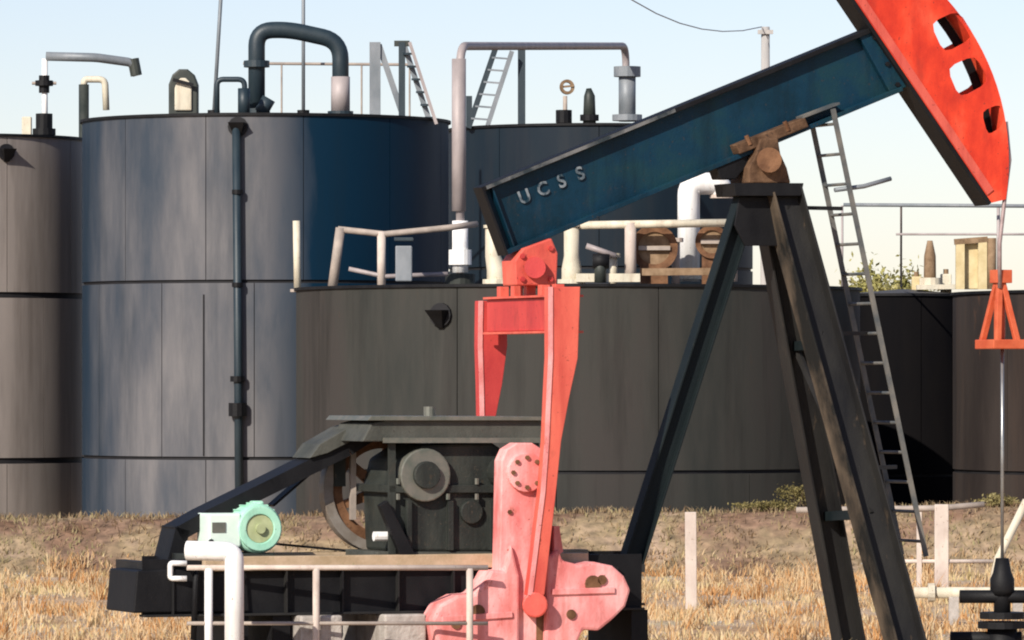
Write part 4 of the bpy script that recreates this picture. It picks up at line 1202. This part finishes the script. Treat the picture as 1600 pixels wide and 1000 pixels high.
# concrete footings under the skid and the front legs
G = "concrete blocks under the pump jack"
def block(c, hx, hy, z0, z1, lb):
    mb = MB(); c = Vector(c)
    mb.box((c.x, c.y, (z0 + z1) / 2), B3 * hx, A3 * hy, Z3 * (z1 - z0) / 2)
    o = mb.build("concrete_block", 'concrete', bevel=.02, origin=(c.x, c.y, z0))
    tag(o, lb, "concrete block", G)
zbk = zb - .002
for x, lb in ((462, "pale concrete block under the skid below the motor"),
              (592, "pinkish concrete block under the skid below the gear reducer")):
    c = pj(x, 980, 0)
    block(c, .22, .8, -.2, zbk, lb)
for q, lb in ((down(pB, qB, .14), "concrete footing under the far front leg"), (down(pC, qC, .14), "concrete footing under the near front leg")):
    block(q, .45, .4, -.2, .138, lb)

# ------------------------------------------------------------------ wellhead under the horse head
wp = pj(1566, 900, 0); wp.z = 0
g = thing("wellhead", "dark wellhead with stuffing box and polished rod under the horse head", "wellhead", wp)
def wz(py): return ZC - (py - HY) * wp.y / F
c = lambda z: Vector((wp.x, wp.y, z))
MB().tube([c(0), c(.42)], .16, 16).build("casing_head", 'black', g, True)
mb = MB(); flange(mb, c(.45), Z3, .26, .07, 18); flange(mb, c(.55), Z3, .24, .07, 18); mb.build("flange", 'black', g)
MB().tube([c(.55), c(wz(900))], .09, 14).build("tubing_tee", 'black', g, True)
MB().tube([c(wz(930)), c(wz(922)), c(wz(905)), c(wz(895)), c(wz(872))], [.11, .13, .13, .10, .07], 14).build("stuffing_box", 'black', g, True)
MB().tube([c(wz(885)), c(wz(540))], .018, 8).build("polished_rod", 'steelrod', g, True)
MB().tube([c(.75) - X3 * .45, c(.75) + X3 * .7], .07, 12).build("wing_valve", 'black', g, True)
MB().tube([c(.3) - X3 * .55, c(.3) + X3 * .2], .08, 12).build("casing_valve", 'black', g, True)

# ------------------------------------------------------------------ fences, guard rails and pipes on the ground
def ground_y(py): return ZC * F / (py - HY)
Yf = ground_y(952)
g = thing("fence_post", "lone pinkish fence post in the grass between the rear leg and front legs", "fence post", (W(1080, 952, Yf).x, Yf, 0))
MB().bar(W(1080, 956, Yf), W(1079, 800, Yf), X3, .075, .06).build("post_shaft", 'palepost', g, bevel=.008)
Yf = ground_y(926)
g = thing("pipe_fence", "pale pipe fence panel behind the front legs and wellhead", "fence", (W(1470, 926, Yf).x, Yf, 0))
MB().bar(W(1471, 930, Yf), W(1471, 788, Yf), X3, .10, .06).build("post", 'palepost', g, bevel=.01)
MB().tube([W(1244, 797, Yf), W(1470, 794, Yf), W(1538, 788, Yf)], .045, 10).build("rail", 'rail', g, True)
MB().tube([W(1400, 877, Yf), W(1552, 877, Yf)], .03, 10).build("rail", 'palepost', g, True)
MB().tube([W(1604, 782, Yf), W(1560, 872, Yf), W(1548, 925, Yf)], .06, 10).build("brace", 'cream', g, True)
MB().bar(W(1436, 800, Yf), W(1436, 928, Yf), X3, .035, .04).build("post", 'palepost', g)
Yf2 = 72.0
g = thing("flow_line", "pale flow line pipe on low supports by the wellhead", "pipe", (W(1500, 930, Yf2).x, Yf2 - .2, 0))
MB().tube([W(1428, 926, Yf2 - .2), W(1900, 926, Yf2 - .2)], .07, 12).build("pipe_run", 'cream', g, True)
for x in (1490, 1590, 1750):
    p = W(x, 932, Yf2 - .2); MB().bar((p.x, p.y, 0), p, X3, .06, .06).build("support", 'concrete', g)
mb = MB(); flange(mb, W(1455, 926, Yf2 - .2), X3, .12, .08); mb.build("flange", 'cream', g)
mb = MB(); flange(mb, W(1640, 926, Yf2 - .2), X3, .12, .08); mb.build("flange", 'cream', g)
# guard rail in front of the motor
Yg = 57.0
g = thing("safety_rail", "low pale safety rail in front of the motor and skid", "railing", (W(490, 600, Yg).x, Yg, 0))
MB().tube([W(292, 887, Yg), W(762, 887, Yg + .6)], .028, 10).build("top_rail", 'palepost', g, True)
for x, r, m in ((326, .042, 'white'), (494, .036, 'palepost'), (734, .036, 'palepost')):
    yy = Yg + .6 * (x - 292) / 470
    p = W(x, 888, yy)
    MB().tube([(p.x, p.y, 0), p], r, 10).build("post", m, g, True)
mb = MB()
mb.tube(rounded([W(292, 880, Yg), W(266, 880, Yg), W(266, 904, Yg), W(292, 904, Yg)], .03), .028, 8)
mb.build("end_loop", 'white', g, True)
MB().tube([W(292, 974, Yg), W(762, 974, Yg + .6)], .02, 10).build("lower_rail", 'rail', g, True)
Yw = 56.0
g = thing("white_standpipe", "thick white upright pipe with a sideways top in front of the green motor", "pipe", (W(366, 600, Yw).x, Yw, 0))
p = W(366, 862, Yw)
MB().tube(rounded([(p.x, p.y, 0), p, W(292, 860, Yw + .1)], .09, 5), [.095] * 8, 14).build("bent_pipe", 'white', g, True)
mb = MB(); flange(mb, (p.x, p.y, .04), Z3, .2, .08); mb.build("pipe_base", 'white', g)
mb = MB(); flange(mb, W(296, 860, Yw + .1), X3, .075, .05); mb.build("end_cap", 'cream', g)

# ------------------------------------------------------------------ bushes and weeds on the berm
def bush(px, py, w, h, lb, seed, Y=93.0, m='bush', n=900):
    b = W(px, py, Y); b.z = float(berm_h(np.array([b.x]), np.array([Y]))[0])
    g = thing("dry_bush", lb, "bush", b, "dry bushes along the earth berm")
    mb = MB()
    rs = random.Random(seed)
    for k in range(7):
        a = rs.uniform(0, 6.28)
        mb.tube([b - Z3 * .03, b + Vector((math.cos(a) * w * .5, math.sin(a) * w * .4, h * rs.uniform(.5, .95)))], [.012, .004], 5)
    mb.build("stems", 'bark', g)
    leafy("foliage", m, g, (b.x, b.y, b.z + h * .5), (w, w * .7, h * .5), n, .028, seed)
bush(1248, 800, .34, .42, "tallest yellow green bush on the berm just left of the front legs", 21)
bush(1190, 800, .45, .22, "low spreading bush on the berm left of the tallest bush", 22)
bush(1560, 800, .30, .20, "low bush on the berm behind the polished rod", 26)
